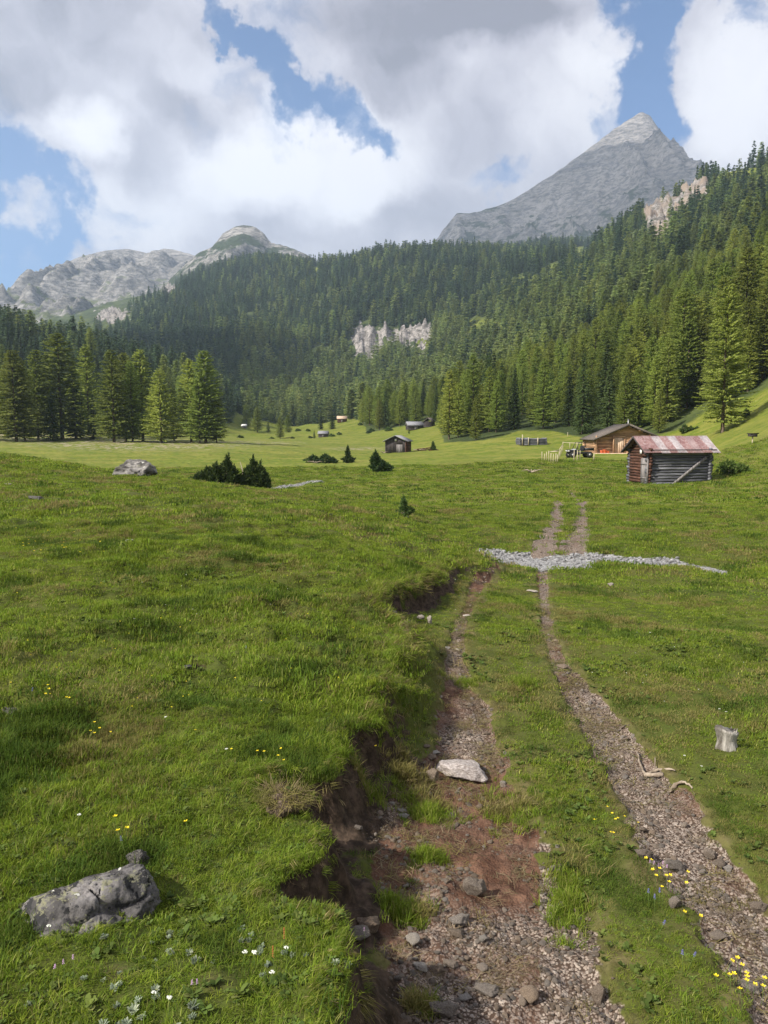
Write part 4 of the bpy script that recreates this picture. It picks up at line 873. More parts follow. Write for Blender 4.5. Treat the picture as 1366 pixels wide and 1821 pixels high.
def red_shed():
    # foot of the near corner
    y0 = 53.0; x0 = (1154 - 683) / F * y0; z0 = H(x0, y0) - 0.02
    t = thing('log_shed', 'weathered grey log shed with a rusty red sheet metal roof standing on the meadow', 'shed', (x0, y0, z0), R(6.5))
    Lx, Wy, hw, dia = 4.55, 3.1, 2.55, 0.213          # +x along the long wall, +y away from the camera
    mb = MB(); log_wall(mb, (0, 0), (Lx, 0), 0.0, hw, dia, 3, 0.24); mb.build('front_log_wall', M['wood_grey'], t, True)
    mb = MB(); log_wall(mb, (0, Wy), (Lx, Wy), 0.0, hw, dia, 4, 0.2); mb.build('rear_log_wall', M['wood_grey'], t, True)
    rise = 0.92; ov = 0.45
    def gab(z):
        if z < hw + 0.1: return (-0.2, Wy + 0.2)
        k = (z - hw) / rise
        return None if k > 0.85 else (Wy / 2 * k + 0.05, Wy - Wy / 2 * k - 0.05)
    mb = MB(); rs = np.random.RandomState(9)
    for k in range(16):
        z = dia * (k + 1.0); g = gab(z)
        if g is None: continue
        a, b = g
        if k < 12: a -= rs.uniform(-.05, .18); b += rs.uniform(-.05, .12)
        segs = [(a, b)] if not (0.6 < z < 1.95) else [(a, 0.12), (1.05, b)] if z > 0.1 else [(a, b)]
        for a_, b_ in segs:
            mb.tube([(0, a_, z), (0, (a_ + b_) / 2, z + .01), (0, b_, z)], [dia * .52 * rs.uniform(.88, 1.1)] * 3, 8)
    mb.build('gable_log_wall', M['wood_red'], t, True)
    mb = MB()
    for k in range(16):
        z = dia * (k + 1.0); g = gab(z)
        if g: mb.tube([(Lx, g[0], z), (Lx, g[1], z)], dia * .52, 8)
    mb.build('gable_log_wall', M['wood_grey'], t, True)
    mb = MB(); mb.box((0.12, Wy / 2, 1.2), (0.03, Wy - 0.3, 2.3)); mb.box((Lx - .12, Wy / 2, 1.2), (0.03, Wy - 0.3, 2.3)); mb.box((Lx / 2, 0.13, 1.25), (Lx - .3, 0.03, 2.4)); mb.build('inner_lining', M['wood_dark'], t)
    d = MB(); rs = np.random.RandomState(2)
    for k in range(5):
        d.box((-0.15, 0.02 + 0.19 * k + 0.09, 0.98 + rs.uniform(-.04, .04)), (0.035, 0.175, 1.92 + rs.uniform(-.08, .08)), Matrix.Rotation(rs.uniform(-.02, .02), 3, 'X'))
    dd = d.build('door', M['wood_greyY'], t); b = MB(); b.box((-0.185, 0.48, 1.5), (0.03, 0.9, 0.09)); b.box((-0.185, 0.48, 0.5), (0.03, 0.9, 0.09)); b.build('door_batten', M['wood_greyY'], dd)
    b = MB(); b.box((-0.165, -0.12, 1.0), (0.10, 0.12, 2.0), jit=.01); b.build('door_post', M['wood_greyY'], t)
    b = MB(); p = Vector((1.72, -0.17, 0.0)); q = Vector((4.2, -0.17, 1.98)); m = (p + q) / 2; b.box(m, ((q - p).length, 0.07, 0.21), Matrix.Rotation(-math.atan2(q.z - p.z, q.x - p.x), 3, 'Y'), jit=.006); b.build('diagonal_brace', M['wood_greyY'], t)
    b = MB(); b.box((-0.16, 1.05, 2.36), (0.02, 0.28, 0.30)); b.build('notice_board', M['white'], t)
    # roof sheets: corrugated strips, red with a few grey ones
    e, r_ = -ov, Wy / 2; ze = hw + 0.03 - ov * rise / (Wy / 2); zr = hw + 0.03 + rise
    for sgn, nm in ((1, 'roof'), (-1, 'roof')):
        V = []; Fc = []; G = []; rs = np.random.RandomState(5 + sgn); x = -0.55; W0 = (Lx + 1.1) / 9; off = 0
        grey = [0, 0, .85, 0, 1, 0.0, .25, 0.0, 0.9] if sgn > 0 else [0] * 9
        for k in range(9):
            nx = 14; dz = rs.uniform(0, .02); sag = rs.uniform(-.03, .06)
            xs = np.linspace(x, x + W0 + .03, nx * 2 + 1); x += W0
            for j, tt in enumerate(np.linspace(0, 1, 4)):
                for xx_i, xx in enumerate(xs):
                    yv = (e - sag) + (r_ - e + sag) * tt; zv = ze + (zr - ze) * tt + 0.018 * math.cos(xx_i * math.pi) + dz + 0.012 * math.sin(k * 2 + tt * 5)
                    V.append((xx, yv if sgn > 0 else Wy - yv, zv)); G.append(grey[k])
            n = len(xs)
            for j in range(3):
                for i in range(n - 1): q = (off + j * n + i, off + j * n + i + 1, off + (j + 1) * n + i + 1, off + (j + 1) * n + i); Fc.append(q if sgn > 0 else q[::-1])
            off += 4 * n
        me = mesh_np('roof', V, np.array(Fc), [M['roof_metal']]); attr(me, 'grey', G); o = link('roof', me, t)
        sd = o.modifiers.new('thick', 'SOLIDIFY'); sd.thickness = 0.012
    b = MB()
    for sgn in (0, 1):
        for xx in (-0.42, 1.2, 2.9, Lx + .4):
            y_e = -ov + .05 if not sgn else Wy + ov - .05; b.tube([(xx, y_e, ze - 0.02), (xx, Wy / 2, zr - 0.09)], 0.055, 6)
    for yy, zz in ((-0.15, hw - 0.05), (Wy + .15, hw - .05), (Wy / 2, zr - .18)): b.tube([(-0.5, yy, zz), (Lx + .45, yy, zz)], 0.07, 6)
    b.build('rafters', M['wood_dark'], t)
    # fascia along the gable verge
    for s in (0, 1):
        b = MB(); y_e = e if not s else Wy - e; p = Vector((-0.56, y_e, ze - .06)); q = Vector((-0.56, r_, zr - .06)); m = (p + q) / 2
        b.box(m, (0.03, (q - p).length, 0.14), Matrix.Rotation(math.atan2(q.z - p.z, q.y - p.y), 3, 'X')); b.build('verge_board', M['wood_dark'], t)
red_shed()

def brown_cabin():
    y0 = 98.0; x0 = (1057 - 683) / F * y0; z0 = H(x0 + 4, y0) - 0.05
    t = thing('log_cabin', 'warm brown log cabin with dark gabled roof and stove pipe behind the red-roofed shed', 'cabin', (x0, y0, z0), R(-3))
    W, D, he, rise, dia = 8.4, 6.5, 1.95, 1.75, 0.2   # gable faces the camera; ridge runs along +y
    def gab(z):
        if z < he: return (-0.25, W + 0.25)
        k = (z - he) / rise; return None if k > 0.93 else (W / 2 * k, W - W / 2 * k)
    mb = MB(); rs = np.random.RandomState(31)
    for k in range(19):
        z = dia * (k + .5); g = gab(z)
        if g is None: continue
        segs = [g] if z > 2.15 else [(g[0], 2.5), (3.75, g[1])]
        for a, b in segs: mb.tube([(a, 0, z), (b, 0, z)], dia * .54, 8)
    mb.build('gable_log_wall', M['wood_brown'], t, True)
    for xx in (0, W):
        mb = MB(); log_wall(mb, (xx, 0), (xx, D), 0, he, dia, 7, 0.2); mb.build('side_log_wall', M['wood_brown'], t, True)
    mb = MB()
    for k in range(19):
        z = dia * (k + .5); g = gab(z)
        if g: mb.tube([(g[0], D, z), (g[1], D, z)], dia * .54, 6)
    mb.box((W / 2, D / 2, .9), (W - .3, D - .3, 1.8)); mb.build('rear_log_wall', M['wood_brown'], t, True)
    mb = MB()
    for k in range(5): mb.box((2.62 + k * 0.24, -0.10, 1.08), (0.235, 0.05, 2.1))
    dd = mb.build('door', M['wood_pale'], t); mb = MB(); mb.box((3.55, -0.15, 1.05), (0.04, 0.05, 0.14)); mb.build('door_handle', M['black'], dd)
    mb = MB(); mb.box((2.44, -0.12, 1.1), (0.13, 0.12, 2.2)); mb.box((3.81, -0.12, 1.1), (0.13, 0.12, 2.2)); mb.box((3.12, -0.12, 2.24), (1.5, 0.12, 0.12)); mb.build('door_frame', M['wood_brown'], t)
    mb = MB()
    for xx in (0.06, 2.3): mb.box((xx, -0.35, 1.2), (0.16, 0.16, 2.4))
    mb.build('porch_posts', M['wood_brown'], t)
    mb = MB(); mb.box((W / 2, -0.55, 0.06), (W + .2, 1.0, 0.14)); mb.build('threshold_deck', M['wood_pale'], t)
    ov = 0.55
    for s in (-1, 1):
        V = []; xe = W / 2 - s * (W / 2 + ov); ze = he - ov * rise / (W / 2) + .08; zr = he + rise + .12
        th = 0.14; n = Vector((s * -(zr - ze), 0, W / 2 + ov)).normalized()
        a = [(xe, -0.8, ze), (xe, D + .6, ze), (W / 2, D + .6, zr), (W / 2, -0.8, zr)]
        v = a + [(p[0] + n.x * th, p[1], p[2] + n.z * th) for p in a]
        fs = [(0, 1, 2, 3), (7, 6, 5, 4), (0, 4, 5, 1), (1, 5, 6, 2), (2, 6, 7, 3), (3, 7, 4, 0)]
        mb = MB(); mb.add(v, fs); mb.build('roof', M['shingle_dark'], t)
        mb = MB(); p = Vector((xe, -0.83, ze + .03)); q = Vector((W / 2, -0.83, zr + .03)); m = (p + q) / 2
        mb.box(m, ((q - p).length, 0.05, 0.22), Matrix.Rotation(-math.atan2(q.z - p.z, q.x - p.x), 3, 'Y')); mb.build('verge_board', M['shingle_dark'], t)
    mb = MB()
    for k in range(7):
        f = (k + .5) / 7; xx = -ov + (W + 2 * ov) * f; zz = he + rise * (1 - abs(xx - W / 2) / (W / 2)) - .08; mb.tube([(xx, -0.75, zz), (xx, 0.3, zz)], .085, 6)
    mb.build('purlins', M['wood_brown'], t)
    mb = MB(); mb.tube([(4.75, 2.0, he + rise - .4), (4.75, 2.0, he + rise + .85)], .09, 10); pp = mb.build('stove_pipe', M['steel'], t); mb = MB(); mb.tube([(4.75, 2, he + rise + .86), (4.75, 2, he + rise + .92)], [.15, .03], 10); mb.build('pipe_cap', M['steel'], pp)
    rs = np.random.RandomState(4)
    for k, (xx, c, lab) in enumerate([(0.75, 'orange', 'round orange tub, first from the left on the cabin deck'), (1.15, 'orange', 'larger orange tub in the middle of the cabin deck'), (1.55, 'orange', 'small orange tub nearest the door of the cabin')]):
        s = (.24, .30, .2)[k]; w = t.matrix_world; a = R(-3); X = x0 + xx * math.cos(a) + .62 * math.sin(a); Y = y0 + xx * math.sin(a) - .62 * math.cos(a)
        mb = MB(); mb.tube([(0, 0, 0), (0, 0, .04), (0, 0, s * 1.35), (0, 0, s * 1.5), (0, 0, s * 1.45)], [s * .6, s * .75, s, s * 1.08, s * .9], 14); o = mb.build('tub', M[c], None, True, (X, Y, z0 + .135)); tag(o, lab, 'tub', 'orange tubs on the cabin deck')
brown_cabin()

def dark_hut():
    y0 = 135.0; x0 = (686 - 683) / F * y0; z0 = H(x0 + 2, y0) - .05
    t = thing('wooden_hut', 'small dark wooden hut with grey gabled roof alone in the middle of the valley', 'hut', (x0, y0, z0), R(-14))
    W, D, he, rise = 3.75, 4.2, 2.2, 0.85
    rs = np.random.RandomState(8); mb = MB(); n = 20
    for k in range(n):
        a = W * k / n; h = he + rise * (1 - abs(a + W / n / 2 - W / 2) / (W / 2)) - .05
        if 2.0 < a < 3.15: lo = 1.55
        else: lo = 0
        mb.box((a + W / n / 2, 0, (h + lo) / 2), (W / n * .94, 0.05, h - lo), jit=.006)
    mb.build('front_plank_wall', M['wood_dark'], t)
    mb = MB(); [mb.tube([(W, -.15, .1 + .2 * k), (W, D + .15, .1 + .2 * k)], .105, 6) for k in range(11)]; mb.build('side_log_wall', M['wood_red'], t, True)
    mb = MB(); [mb.tube([(0, -.15, .1 + .2 * k), (0, D + .15, .1 + .2 * k)], .105, 6) for k in range(11)]; mb.build('side_log_wall', M['wood_dark'], t, True)
    mb = MB(); mb.box((W / 2, D, he / 2), (W, .06, he)); mb.box((W / 2, .12, he / 2), (W - .1, .04, he)); mb.build('rear_wall', M['wood_dark'], t)
    mb = MB(); [mb.box((2.0 + .19 * k + .1, -.06, .78), (.17, .04, 1.52), jit=.008) for k in range(6)]; mb.build('door', M['wood_greyY'], t)
    mb = MB(); mb.box((W / 2, -.07, 2.35), (.46, .05, .5)); f = mb.build('window', M['wood_greyY'], t); mb = MB(); mb.box((W / 2, -.10, 2.35), (.32, .02, .36)); mb.build('pane', M['white'], f)
    for s in (-1, 1):
        ov = .45; xe = W / 2 - s * (W / 2 + ov); ze = he - ov * rise / (W / 2) + .05; zr = he + rise + .05
        a = [(xe, -.6, ze), (xe, D + .5, ze), (W / 2, D + .5, zr), (W / 2, -.6, zr)]; v = a + [(p[0], p[1], p[2] + .09) for p in a]
        mb = MB(); mb.add(v, [(0, 1, 2, 3), (7, 6, 5, 4), (0, 4, 5, 1), (1, 5, 6, 2), (2, 6, 7, 3), (3, 7, 4, 0)]); mb.build('roof', M['shingle'], t)
dark_hut()

def small_hut(px, py, Y, w, h, label, roofmat='shingle', wallmat='wood_dark', rz=0.0, flat=False):
    x0 = (px - 683) / F * Y; z0 = H(x0, Y); t = thing('hay_hut', label, 'hut', (x0, Y, z0 - .1), rz, 'far hay huts'); hw = w / 2
    mb = MB()
    for k in range(int(h * .62 / .2)): mb.tube([(-hw, -hw * .7, .1 + .2 * k), (hw, -hw * .7, .1 + .2 * k)], .11, 5); mb.tube([(-hw, hw * .7, .1 + .2 * k), (hw, hw * .7, .1 + .2 * k)], .11, 5); mb.tube([(-hw, -hw * .7, .1 + .2 * k), (-hw, hw * .7, .1 + .2 * k)], .11, 5); mb.tube([(hw, -hw * .7, .1 + .2 * k), (hw, hw * .7, .1 + .2 * k)], .11, 5)
    mb.box((0, 0, h * .3), (w * .94, w * .64, h * .6)); mb.build('log_wall', M[wallmat], t, True)
    mb = MB(); roof_slab(mb, -hw - .3, hw + .3, -hw * .7 - .4, h * .52, 0, h, .1); roof_slab(mb, -hw - .3, hw + .3, hw * .7 + .4, h * .52, 0, h, -.1); mb.build('roof', M[roofmat], t)
    mb = MB(); mb.box((0, -hw * .7 - .12, h * .25), (w * .2, .05, h * .48)); mb.build('door', M['wood_greyY'], t); return t
small_hut(609, 750, 340, 4.2, 2.8, 'pale-roofed hay hut highest in the far clearing', 'wood_pale', 'wood_red', R(4))
small_hut(576, 784, 255, 3.1, 2.1, 'low hay hut with pale roof below the larger hut of the far clearing', 'shingle', 'wood_dark', R(-5))
small_hut(738, 752, 215, 4.8, 2.3, 'long low grey-roofed hay hut at the forest edge above the dark hut', 'shingle', 'wood_dark', R(8))
small_hut(763, 750, 212, 3.2, 2.6, 'dark gabled hay hut next to the long low grey-roofed one', 'shingle_dark', 'wood_dark', R(70))
small_hut(436, 756, 375, 2.2, 2.0, 'tiny pale hay hut at the left end of the far clearing', 'white', 'wood_greyY', R(0))

def log_pen():
    Y = 122.0; x0 = (924 - 683) / F * Y; z0 = H(x0 + 2, Y); t = thing('log_pen', 'low roofless grey log pen in front of the forest edge left of the cabin', 'log pen', (x0, Y, z0), R(2), None)
    W, D = 4.3, 2.6
    for k, (a, b) in enumerate([((0, 0), (W, 0)), ((0, D), (W, D)), ((0, 0), (0, D)), ((W, 0), (W, D)), ((1.35, 0), (1.35, D))]):
        mb = MB(); log_wall(mb, a, b, 0, 1.15, .19, 40 + k, .18, 0.5 if k > 1 else 0); mb.build('log_wall', M['wood_grey'], t, True)
    for xx, hh in ((.35, 1.75), (1.35, 1.3), (2.9, 1.25)):
        mb = MB(); mb.box((xx, -.16, hh / 2), (.14, .12, hh), jit=.015); mb.build('upright', M['wood_post'], t)
log_pen()

def buggy():
    Y = 86.0; x0 = (1029 - 683) / F * Y; z0 = H(x0, Y); t = thing('utility_buggy', 'black open off-road buggy with roll cage parked left of the log cabin', 'buggy', (x0, Y, z0 + .02), R(8))
    # front points to -x
    mb = MB(); mb.box((.05, 0, .55), (2.5, 1.25, .22)); mb.box((-.95, 0, .78), (.85, 1.2, .30)); mb.box((-.35, 0, .5), (.5, 1.3, .3)); mb.build('body', M['black'], t, bevel=.05)
    mb = MB(); mb.add([(-1.42, -.5, .80), (-1.42, .5, .80), (-.5, .55, 1.02), (-.5, -.55, 1.02), (-1.42, -.5, .72), (-1.42, .5, .72), (-.5, .55, .90), (-.5, -.55, .90)], [(0, 3, 2, 1), (4, 5, 6, 7), (0, 1, 5, 4), (1, 2, 6, 5), (2, 3, 7, 6), (3, 0, 4, 7)]); mb.build('bonnet', M['silver'], t, bevel=.02)
    mb = MB(); mb.box((1.0, 0, .86), (1.0, 1.3, .08)); [mb.box((1.0, s * .63, 1.0), (1.0, .05, .25)) for s in (-1, 1)]; [mb.box((1.0 + s * .5, 0, 1.0), (.05, 1.3, .25)) for s in (-1, 1)]; mb.build('cargo_bed', M['black'], t)
    for xx in (-1.0, 1.05):
        for s in (-1, 1):
            mb = MB(); mb.tube([(0, -.13, 0), (0, -.11, 0), (0, .11, 0), (0, .13, 0)], [.26, .34, .34, .26], 18); w = mb.build('wheel', M['rubber'], t, True, (xx, s * .62, .34)); mb = MB(); mb.tube([(0, -.135, 0), (0, .135, 0)], .17, 12); mb.build('rim', M['steel'], w)
    mb = MB()
    for s in (-1, 1):
        mb.tube([(-.62, s * .6, .9), (-.25, s * .56, 1.78), (.45, s * .56, 1.80), (.62, s * .6, .9)], .035, 6)
    for p in ((-.25, 1.78), (.45, 1.80), (.1, 1.79)): mb.tube([(p[0], -.56, p[1]), (p[0], .56, p[1])], .032, 6)
    mb.tube([(.5, -.58, 1.35), (.5, .58, 1.35)], .03, 6); mb.build('roll_cage', M['black'], t, True)
    for s in (-.3, .3):
        mb = MB(); mb.box((.1, s, .82), (.48, .5, .14)); mb.box((.36, s, 1.1), (.12, .48, .55), Matrix.Rotation(R(10), 3, 'Y')); mb.build('seat', M['black'], t, bevel=.03)
    mb = MB(); mb.tube([(-.45, -.3, .95), (-.28, -.3, 1.12)], .02, 6); mb.tube([(-.28 + .05 * math.cos(a), -.3 + .17 * math.cos(a), 1.12 + .17 * math.sin(a)) for a in np.linspace(0, 6.28, 13)], .018, 6); mb.build('steering_wheel', M['black'], t)
    for s in (-1, 1):
        mb = MB(); mb.tube([(-1.44, s * .42, .78), (-1.39, s * .42, .78)], .08, 10); mb.build('headlight', M['white'], t)
buggy()

def post_fence():
    t = thing('post_fence', 'pen of thin pale upright posts with top rail left of the buggy', 'fence', (0, 0, 0))
    pts = [(964, 819), (968, 820), (971.5, 820), (976, 821), (980, 822), (984, 822), (988, 822), (991.5, 822), (994, 816), (996, 812), (998, 808), (1001, 803)]
    W = []
    for px, py in pts:
        h = place(px, py)
        W.append(h); rs = np.random.RandomState(int(px)); hh = (1.02 if py > 815 else .98) * rs.uniform(.75, 1.15)
        mb = MB(); mb.tube([(h[0], h[1], h[2] - .1), (h[0] + rs.uniform(-.04, .04), h[1], h[2] + hh)], [.05, .035], 6); mb.build('post', M['wood_post'], t)
    for a, b in ((3, 8), (8, 11), (4, 7)):
        mb = MB(); p, q = W[a], W[b]; z = 1.0 if a != 4 else 1.12; mb.tube([(p[0], p[1], p[2] + z), (q[0], q[1], q[2] + z)], .05, 6); mb.build('rail', M['wood_post'], t)
    for k, (px, py, hh, lab) in enumerate([(1020.5, 820, 1.2, 'pale thin stake in front of the rear wheel side of the buggy'), (1026.5, 820.5, 1.2, 'pale thin stake leaning beside the buggy cage'), (1031, 820, 1.15, 'third pale stake in front of the buggy'), (1056, 818, .75, 'short pale stake at the foot of the cabin gable'), (1009.5, 776.5, .8, 'short stake standing in the grass above the buggy')]):
        h = place(px, py); mb = MB(); mb.tube([(0, 0, -.1), (.02, 0, hh)], [.055, .04], 6); tag(mb.build('fence_stake', M['wood_post'], None, loc=h), lab, 'stake', 'pale stakes near the buggy')
    a, b = place(1001, 796), place(1052, 799)
    tt = thing('rail_fence', 'single long pale rail fence running behind the buggy to the cabin', 'fence', (0, 0, 0)); mb = MB(); mb.tube([(a[0], a[1], a[2] + .8), (b[0], b[1], b[2] + .8)], .05, 6); mb.build('rail', M['wood_post'], tt)
    for k in range(5):
        f = k / 4; x, y = a[0] + (b[0] - a[0]) * f, a[1] + (b[1] - a[1]) * f; mb = MB(); mb.tube([(x, y, H(x, y) - .1), (x, y, H(x, y) + .9)], .05, 6); mb.build('post', M['wood_post'], tt)
post_fence()
def bird_post():
    h = place(1338, 790); t = thing('post_with_box', 'thin post carrying a small dark wooden box on the right grassy slope', 'post', h)
    mb = MB(); mb.tube([(0, 0, -.1), (0, 0, .75)], .06, 6); mb.build('pole', M['wood_post'], t)
    mb = MB(); mb.box((0, 0, .9), (.75, .45, .28), jit=.03); mb.box((0, 0, 1.08), (.95, .6, .07), jit=.03); mb.build('box', M['wood_dark'], t)
bird_post()

# ---------------------------------------------------------------- stones
def rock_mesh(name, seed, sub=3, cuts=9, rough=0.08, mat=None, sharp=0.72):
    bm = bmesh.new(); bmesh.ops.create_icosphere(bm, subdivisions=sub, radius=1.0); rs = np.random.RandomState(seed); off = Vector(rs.uniform(-50, 50, 3))
    pl = [(Vector(rs.normal(size=3)).normalized(), rs.uniform(sharp - .15, sharp + .15)) for _ in range(cuts)]
    for v in bm.verts:
        p = v.co.copy()
        for n, d in pl:
            k = p.dot(n)
            if k > d: p -= n * (k - d) * 0.93
        v.co = p + v.co * rough * mn.fractal(v.co * 2.0 + off, 1.0, 2.0, 4)
    me = bpy.data.meshes.new(name); bm.to_mesh(me); bm.free(); me.polygons.foreach_set('use_smooth', np.ones(len(me.polygons), bool)); me.materials.append(mat); return me
ROCKS = [rock_mesh('stone', 1200 + i, 4, 13, .12, M['stone'], .62) for i in range(6)]
def stone(px, py, wpx, hpx, label, mat='stone', deep=.8, rz=0.0, var=0, sink=.3, group='single stones on the track', name='stone', tilt=0):
    h = place(px, py)
    if h is None: return
    s = h[1] / F; w = wpx * s / 2 / .8; hh = hpx * s / 2 / .75; me = ROCKS[var % 6]
    if mat != 'stone':
        key = mat + str(var % 6)
        if key not in bpy.data.meshes: me = me.copy(); me.name = key; me.materials[0] = M[mat]
        else: me = bpy.data.meshes[key]
    o = link(name, me, None, (h[0], h[1] + w * deep * .5, h[2] + hh * (1 - sink) * .8), (tilt, 0, rz), (w, w * deep, hh)); tag(o, label, 'stone', group); return o
def boulder():
    a, b = place(-30, 1690), place(225, 1655); cx, cyy = (a[0] + b[0]) / 2, (a[1] + b[1]) / 2 + .13; z = H(cx, cyy)
    bm = bmesh.new(); bmesh.ops.create_icosphere(bm, subdivisions=6, radius=1.0)
    pl = [((-.80, -.20, .58), .34), ((-.15, -.70, .74), .36), ((.50, -.62, .62), .42), ((.22, .25, .97), .50), ((.95, .1, .2), .74), ((-.5, -.92, .10), .55), ((.85, -.55, .05), .62), ((-.1, .2, 1), .46), ((.2, -.35, .95), .43), ((-.95, .3, .2), .8), ((.05, .8, .55), .5)]
    pl = [(Vector(n).normalized(), d) for n, d in pl]
    for v in bm.verts:
        p = v.co.copy()
        for n, d in pl:
            k = p.dot(n)
            if k > d: p -= n * (k - d) * .97
        q = v.co * 1.6; c = abs(mn.noise(Vector((q.x * .9 + q.z * 1.3, q.y * 1.6 + 3, 5)))); c2 = abs(mn.noise(Vector((q.x * 2.6, q.y * 2.2 + q.z * 2, 9))))
        p += v.co * (.035 * mn.fractal(q * 2.6 + Vector((4, 2, 7)), 1, 2, 7) - .13 * max(0, .07 - c) / .07 - .05 * max(0, .06 - c2) / .06)
        v.co = Vector((p.x * .43, p.y * .33, p.z * .27))
    me = bpy.data.meshes.new('boulder'); bm.to_mesh(me); bm.free(); me.polygons.foreach_set('use_smooth', np.ones(len(me.polygons), bool)); me.materials.append(M['boulder'])
    o = link('boulder', me, None, (cx, cyy, z - .04), (R(4), R(-9), R(24))); tag(o, 'big grey lichen-spotted boulder half sunk in the turf at the bottom left', 'boulder')
boulder()
o = stone(247, 1545, 44, 34, 'small dark rounded stone behind the top end of the big lichened boulder', 'boulder', var=1, group=None)
STONES = [(826, 1392, 84, 34, 'stone_slab', 0, 'large flat pale stone in the left rut', .9, .2), (772, 1388, 26, 22, 'stone', 1, 'brown stone against the left end of the large flat pale stone', .9, 0),
 (847, 1596, 42, 40, 'stone', 2, 'upright triangular grey stone in the middle of the left rut', .7, .3), (735, 1682, 28, 20, 'stone_pale', 3, 'cream stone at the foot of the turf bank', .8, 0),
 (818, 1650, 40, 24, 'stone', 4, 'grey stone below the triangular one', .8, .5), (862, 1676, 18, 16, 'stone_pale', 5, 'small pale pointed stone right of the cream stone', .8, 0),
 (812, 1668, 26, 14, 'stone', 0, 'low dark stone under the grey stone below the triangular one', .8, 0), (1067, 1784, 34, 34, 'stone', 1, 'round ball-like stone near the bottom of the track', 1., 0),
 (943, 1785, 34, 28, 'stone', 3, 'knobbly tan stone left of the round ball-like one', .9, 0), (868, 1774, 42, 20, 'stone', 2, 'long smooth stone at the bottom of the left rut', .8, 0),
 (790, 1812, 50, 30, 'stone', 4, 'dark smooth stone at the bottom edge beside the bank', .8, 0), (830, 1780, 24, 12, 'stone_pale', 5, 'flat whitish pebble left of the long smooth stone', .8, 0),
 (748, 1728, 26, 14, 'stone_pale', 0, 'oval cream pebble pair member next to the bank foot', .8, 0), (782, 1734, 30, 16, 'stone', 1, 'lying elongated stone among the pebbles below the bank foot', .7, -.5),
 (803, 1724, 26, 16, 'stone', 2, 'squat stone right of the elongated one', .8, 0), (858, 1728, 22, 12, 'stone', 3, 'brown rounded pebble in the lower left rut', .8, 0),
 (1205, 1552, 30, 24, 'stone', 0, 'blocky dark grey stone in the right rut', .9, .2), (1203, 1616, 22, 28, 'stone', 5, 'upright grey stone in the grass beside the yellow flowers', .8, 0),
 (1147, 1528, 30, 20, 'stone', 4, 'half-buried stone at the grass edge left of the blocky grey one', .8, 0), (1266, 1530, 22, 22, 'stone', 2, 'first of the stones lining the right side of the right rut', .8, 0),
 (1281, 1545, 20, 16, 'stone', 3, 'second of the stones lining the right side of the right rut', .8, 0), (1298, 1552, 20, 14, 'stone_pale', 1, 'paler flat stone lining the right side of the right rut', .8, 0),
 (1352, 1625, 34, 24, 'stone', 4, 'broad stone at the right edge of the right rut', .8, 0), (1282, 1672, 34, 16, 'stone', 5, 'flat stone at the lower grass edge of the right rut', .8, 0),
 (1340, 1770, 44, 22, 'stone', 2, 'broad low stone behind the yellow flowers at the lower right', .8, 0), (998, 1615, 16, 10, 'stone_pale', 3, 'small wedge of pale stone at the edge of the middle turf', .8, .3),
 (986, 1548, 14, 10, 'stone', 1, 'lone tan pebble on the middle turf edge', .8, 0), (715, 1447, 16, 9, 'stone_pale', 2, 'pale flat pebble on the little stone heap under the bank', .8, 0),
 (718, 1456, 18, 10, 'stone_pale', 4, 'largest pale pebble of the little heap under the bank', .8, 0), (698, 1432, 10, 7, 'stone_pale', 0, 'top pebble of the little heap under the bank', .8, 0),
 (688, 1528, 9, 8, 'stone_pale', 1, 'white round pebble on the red soil', .8, 0), (638, 1477, 14, 10, 'stone', 2, 'brown pebble below the grass tuft on the red soil', .8, 0),
 (768, 1352, 18, 10, 'stone', 3, 'dark stone on the left edge of the gravel patch', .8, 0), (776, 1342, 18, 8, 'stone_pale', 5, 'pale stone slab on the left edge of the gravel patch', .8, 0),
 (865, 1342, 14, 8, 'stone', 0, 'dark stone on the lower right of the gravel patch', .8, 0),
 (1088, 1043, 13, 7, 'stone_pale', 1, 'pale stone lying alone in the grass below the creek crossing', .8, 0), (948, 1054, 18, 5, 'stone_pale', 2, 'flat white stone between the ruts below the creek crossing', .8, 0),
 (1002, 1190, 18, 8, 'stone', 3, 'flat stone in the thin part of the right rut', .8, 0), (795, 1155, 12, 6, 'stone_pale', 4, 'white stone beside the left rut under the stony hollow', .8, 0),
 (815, 1158, 10, 5, 'stone_pale', 0, 'smaller white stone beside the left rut', .8, 0), (832, 1097, 14, 5, 'stone_pale', 5, 'flat stone beside the left rut by the stony hollow', .8, 0),
 (700, 1092, 13, 8, 'stone_pale', 2, 'left stone inside the dark hollow of the bank', .8, 0), (748, 1103, 14, 9, 'stone_pale', 3, 'middle stone inside the dark hollow of the bank', .8, 0), (765, 1108, 10, 14, 'stone_pale', 1, 'upright white stone inside the dark hollow of the bank', .8, 0), (728, 1108, 10, 7, 'stone', 4, 'small grey stone inside the dark hollow of the bank', .8, 0),
 (862, 990, 10, 10, 'stone_pale', 1, 'white stone where the bank meets the creek gravel', .8, 0), (18, 1272, 36, 12, 'boulder', 2, 'flat grey stone in the grass at the left picture edge', .8, 0),
 (228, 966, 24, 6, 'stone_pale', 3, 'small flat pale slab in the grass of the left hump', .8, 0), (60, 889, 26, 8, 'boulder', 0, 'dark low stone in the grass near the top of the left hump', .8, 0), (14, 863, 12, 5, 'stone_pale', 4, 'pale stone at the left edge near the top of the hump', .8, 0),
 (335, 1190, 16, 9, 'boulder', 5, 'grey stone in a small hollow of the left meadow', .8, 0), (660, 1655, 48, 20, 'stone', 1, 'dark long stone under the overhanging turf', .8, -.4), (640, 1672, 40, 20, 'stone', 3, 'dark round stone at the base of the overhanging turf', .8, 0)]
